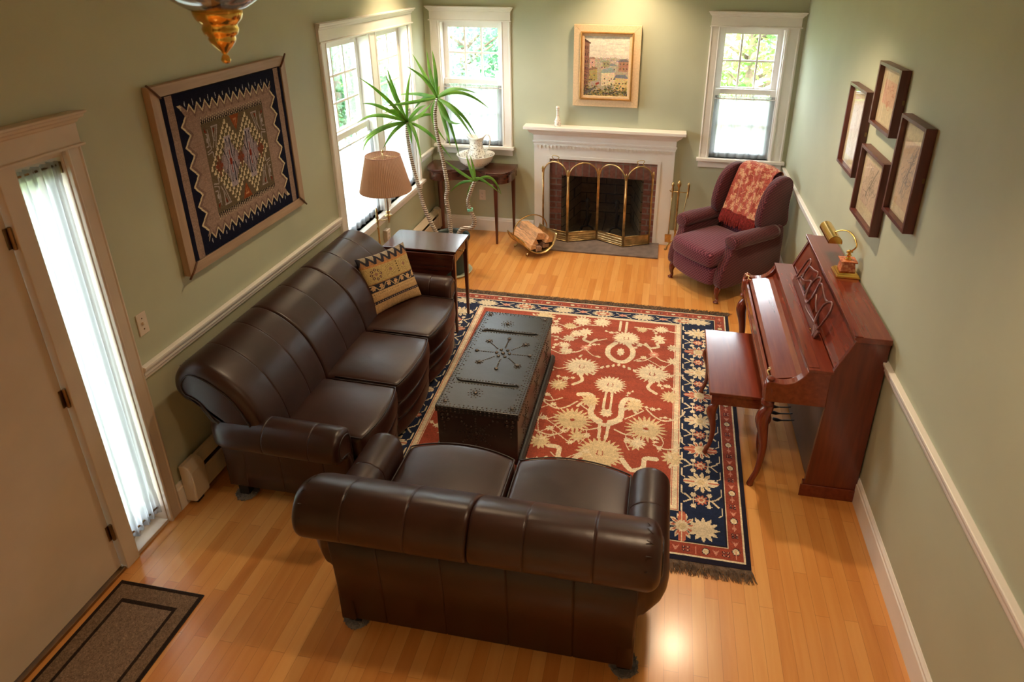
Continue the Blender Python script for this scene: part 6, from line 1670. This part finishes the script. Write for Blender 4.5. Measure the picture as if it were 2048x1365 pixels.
b.loft([[(3.505, y, .856), (3.586, y, 1.053), (3.606, y, 1.053), (3.525, y, .856)] for y in (PY0+.026, PY1-.026)]); obj('upper_panel', b, mMAHOG, t, world=True, smooth=False)
b = B().box(3.372, 3.500, PY0-.004, PY1+.004, .838, .856); obj('shelf', b, mMAHOG, t, world=True, smooth=False, bevel=.003)
b = B().loft([[(3.486, y, .838), (3.535, y, .838), (3.535, y, .62), (3.486, y, .62)] for y in (PY0+.026, PY1-.026)]); obj('fallboard_back', b, mMAHOG, t, world=True, smooth=False)
# front strip of the shelf (hinged part) with its groove and knob
b = B().box(3.372, 3.430, PY0+.02, PY1-.02, .8562, .8600); obj('hinged_strip', b, mMAHOG, t, world=True, smooth=False, bevel=.0015)
obj('shelf_knob', B().lathe([(.001, .8602), (.004, .8605), (.005, .866), (.003, .870), (.001, .871)], (3.452, -3.14, 0), 10), mGOLD, t, world=True)
# curved fallboard over the keys
fb = [(3.385, .838), (3.378, .800), (3.362, .775), (3.335, .762), (3.28, .752), (3.225, .742), (3.205, .735), (3.203, .722), (3.225, .725), (3.30, .735), (3.37, .745), (3.40, .79), (3.40, .838)]
b = B().prism(ccw(fb), 'y', PY0+.058, PY1-.058); obj('fallboard', b, mMAHOG, t, world=True, smooth=False, bevel=.002)
b = B().box(3.175, 3.490, PY0+.012, PY1-.012, .622, .652); obj('key_bed', b, mMAHOG, t, world=True, smooth=False, bevel=.003)
b = B().box(3.180, 3.198, PY0+.05, PY1-.05, .652, .724); obj('key_slip', b, mMAHOG, t, world=True, smooth=False, bevel=.003)
for a, c in ((PY0, PY0+.052), (PY1-.052, PY1)):
    chk = ccw(spline([(3.168, .700), (3.172, .742), (3.20, .752), (3.235, .745), (3.275, .747), (3.315, .765), (3.350, .800), (3.372, .838)], 3)+[(3.49, .838), (3.49, .622), (3.172, .622)])
    obj('key_cheek', B().prism(chk, 'y', a, c), mMAHOG, t, world=True, smooth=False, bevel=.004)
    ym = (a+c)/2
    obj('cheek_rosette', B().lathe([(.001, .752), (.020, .753), (.022, .760), (.016, .766), (.008, .767), (.005, .772), (.001, .773)], (3.192, ym, 0), 20), mMAHOG, t, world=True)
    s = 1 if a == PY0 else -1
    obj('lid_catch', B().tube(spline([(3.186, ym+s*.03, .758), (3.178, ym+s*.05, .772), (3.196, ym+s*.062, .775), (3.19, ym+s*.085, .768), (3.205, ym+s*.10, .762)], 4), .0042, 6), mBRASSD, t, world=True)
# carved cabriole legs
mCAB = wood('carved_leg_mahogany', (96, 36, 22), (140, 62, 38), 'z', .26, .5)
def cabriole(tt, x, y, ztop, s=1.0, name='leg', sx=-1, mat=None, zb=0.0, origin=None):
    H = ztop-zb
    path = [(0, 1.0), (.002, .93), (-.016, .86), (-.022, .78), (-.010, .66), (.004, .50), (.004, .34), (-.006, .18), (-.026, .07), (-.034, .0)]
    rad = [.026, .027, .036, .038, .030, .0235, .0195, .0165, .0165, .021]
    P = spline([(x-sx*(-px)*1.0*s if False else x+px*s*(1 if sx < 0 else -1), y, zb+H*h) for px, h in path], 4)
    rr = [q[0]*s for q in spline([(r, 0) for r in rad], 4)]
    b = B().tube(P, rr, 14)
    # carved acanthus ribs on the knee
    for k in range(5):
        a = -1.0+k*.5
        ribs = [(P[i][0]+(-1 if sx < 0 else 1)*rr[i]*.92*math.cos(a), P[i][1]+rr[i]*.95*math.sin(a), P[i][2]) for i in range(6, 17)]
        b.tube(ribs, [.001]+[.0042*s]*9+[.001], 6)
    o = obj(name, b, mat or mCAB, tt, world=True); return o
for y in (PY0+.034, PY1-.034):
    lg = cabriole(t, 3.205, y, .60, 1.0)
    # turned, reeded drum between leg and key bed
    b = B().lathe([(.001, .585), (.034, .585), (.036, .600), (.028, .606), (.028, .622), (.036, .640), (.036, .70), (.030, .735), (.001, .735)], (3.196, y, 0), 20, rib=.02); obj('leg_drum', b, mCAB, t, world=True)
b = B().box(3.500, 3.520, PY0+.026, PY1-.026, .030, .62); obj('lower_panel', b, M('dark_lower_panel', (84, 60, 46), .45, vary=.1), t, world=True, smooth=False)
b = B().box(3.508, 3.60, PY0+.026, PY1-.026, .004, .028); obj('panel_gap_shade', b, mBLACK, t, world=True, smooth=False, bevel=.002)  # black strip standing in for the shaded gap under the lower panel
for k, y in enumerate((-2.835, -2.905, -2.975)):
    b = B().tube(spline([(3.51, y, .085), (3.49, y, .078), (3.44, y, .070), (3.40, y, .068), (3.365, y, .072)], 5), [.0055]*8+[.006]*5+[.008, .011, .014, .0165, .017, .0165, .015, .010][:8], 12, flat=.55); obj('pedal', b, M('tarnished_pedal', (66, 66, 66), .35, .9), t, world=True)
# music desk with its fretwork
FRET = [[[-2.5,0.89],[-2.5,0.95],[-2.51,1.03],[-2.55,1.05],[-2.58,1.03],[-2.58,0.97],[-2.54,0.9]],[[-2.6,0.94],[-2.58,0.97],[-2.59,1.02],[-2.69,1.04],[-2.76,1.06],[-2.79,1.04]],[[-2.53,0.89],[-2.57,0.93],[-2.64,0.94],[-2.75,0.99],[-2.77,0.95],[-2.77,0.91]],[[-2.82,0.9],[-2.78,0.95],[-2.78,1.01],[-2.81,1.05],[-2.86,1.06],[-2.88,1.01],[-2.89,0.95],[-2.88,0.9],[-2.82,0.9]],[[-2.9,0.94],[-2.89,0.99],[-2.87,1.03],[-2.91,1.05],[-2.99,1.04],[-3.07,1.03],[-3.11,1.04]],[[-2.93,0.99],[-2.99,0.96],[-3.07,0.94]],[[-2.88,0.9],[-2.9,0.88],[-3.03,0.89],[-3.13,0.9]],[[-3.14,0.89],[-3.1,0.93],[-3.09,1.0],[-3.12,1.04],[-3.17,1.06],[-3.21,1.02],[-3.21,0.95],[-3.2,0.89],[-3.2,0.85]],[[-3.14,0.89],[-3.17,0.88],[-3.2,0.85]]]
mFRET = wood('fretwork_walnut', (78, 38, 34), (116, 64, 54), 'y', .35, .2)
ds = lambda y, z, o=0.0: (3.462+(z-.86)*.40-o, y, z)
mdo = B().loft([[ds(-3.235, z, o) for z, o in ((.860, -.004), (.860, .010), (.902, .010), (.902, -.004))], [ds(-2.478, z, o) for z, o in ((.860, -.004), (.860, .010), (.902, .010), (.902, -.004))]])
desk = obj('music_desk', mdo, mFRET, t, world=True, smooth=False, bevel=.002)
# smooth mirrored loops, drawn on the slanted plane of the desk
for lp in FRET:
    closed = math.dist(lp[0], lp[-1]) < .02
    pts = spline(lp[:-1] if closed else lp, 5, closed=closed)
    q = [ds(y, z, .006) for y, z in pts]
    b = B().tube(q, .0072, 8, closed=closed, flat=.9); o = obj('fretwork', b, mFRET, desk); o.location = -Vector(t.location)
# ------------------------------------------------------------------ bench
t = thing('piano_bench', 'reddish mahogany piano bench with four curved legs pushed under the keyboard', 'bench', (3.09, -2.995, 0))
b = B().box(2.898, 3.275, -3.362, -2.628, .478, .500); obj('seat', b, mMAHOG, t, world=True, smooth=False, bevel=.005)
b = B().box(2.915, 3.258, -3.346, -2.644, .405, .478); obj('apron', b, mMAHOG, t, world=True, smooth=False, bevel=.002)
for x, sx in ((2.944, -1), (3.232, 1)):
    for y in (-3.312, -2.678): cabriole(t, x, y, .408, .78, sx=sx, mat=mCAB, zb=.0125 if x < 3.2 else .002)
# ------------------------------------------------------------------ brass piano lamp
mONYX = NT('orange_veined_marble'); mONYX.set(.22, 0, .5)
_v = mONYX.coord(); _n = mONYX.n('ShaderNodeTexNoise'); _n.inputs['Scale'].default_value = 34; _n.inputs['Detail'].default_value = 6; _n.inputs['Distortion'].default_value = 1.4; mONYX.l(_v, _n.inputs['Vector'])
mONYX.l(mONYX.ramp(_n.outputs[0], [(.3, (150, 66, 40)), (.5, (196, 104, 62)), (.68, (226, 160, 110))]), mONYX.b.inputs['Base Color'])
LXc, LYc, LZ = 3.682, -2.805, 1.0925
LZ = 1.0865
t = thing('piano_lamp', 'brass banker-style piano lamp with marble block base on top of the piano', 'lamp', (LXc, LYc, LZ))
b = B(); 
for h0, h1, s0, s1 in ((0, .010, .070, .070), (.010, .022, .067, .061), (.022, .030, .060, .053)):
    b.loft([[(-s0, -s0*1.02, h0), (s0, -s0*1.02, h0), (s0, s0*1.02, h0), (-s0, s0*1.02, h0)], [(-s1, -s1*1.02, h1), (s1, -s1*1.02, h1), (s1, s1*1.02, h1), (-s1, s1*1.02, h1)]])
obj('base', b, mGOLD, t, smooth=False, bevel=.002)
b = B().loft([[(-s, -s*.92, z), (s, -s*.92, z), (s, s*.92, z), (-s, s*.92, z)] for s, z in ((.044, .031), (.036, .090))]); b.box(-.048, .048, -.045, .045, .0905, .100); obj('marble_block', b, mONYX.m, t, smooth=False, bevel=.002)
b = B().lathe([(.001, .1002), (.022, .101), (.016, .108), (.010, .112), (.010, .122), (.016, .128), (.010, .136), (.001, .138)], n=18); b.sphere((0, 0, .150), .013, 12, 8); b.tube([(-.018, 0, .150), (.018, 0, .150)], .007, 10); obj('joint', b, mGOLD, t)
arm_ = spline([(0, 0, .150), (.016, -.032, .185), (.022, -.030, .214), (.010, .03, .246), (-.012, .085, .252), (-.040, .125, .236), (-.062, .150, .214)], 5)
obj('arm', B().tube(arm_, .0048, 8), mGOLD, t)
b = B(); rings = []
for i in range(25):
    a = PI*(-.06+1.12*i/24)
    rings.append([(-.072+.041*math.cos(a), y, .174+.041*math.sin(a)) for y in (.07, .335)])
g = B().loft([list(r) for r in rings], cap=False, closed=False)
for y in (.07, .335): g.add([(-.072+.041*math.cos(PI*(-.06+1.12*i/24)), y, .174+.041*math.sin(PI*(-.06+1.12*i/24))) for i in range(25)], [tuple(range(25))])
sh = obj('shade', g, mGOLD, t, smooth=False); so = sh.modifiers.new('thickness', 'SOLIDIFY'); so.thickness = .002
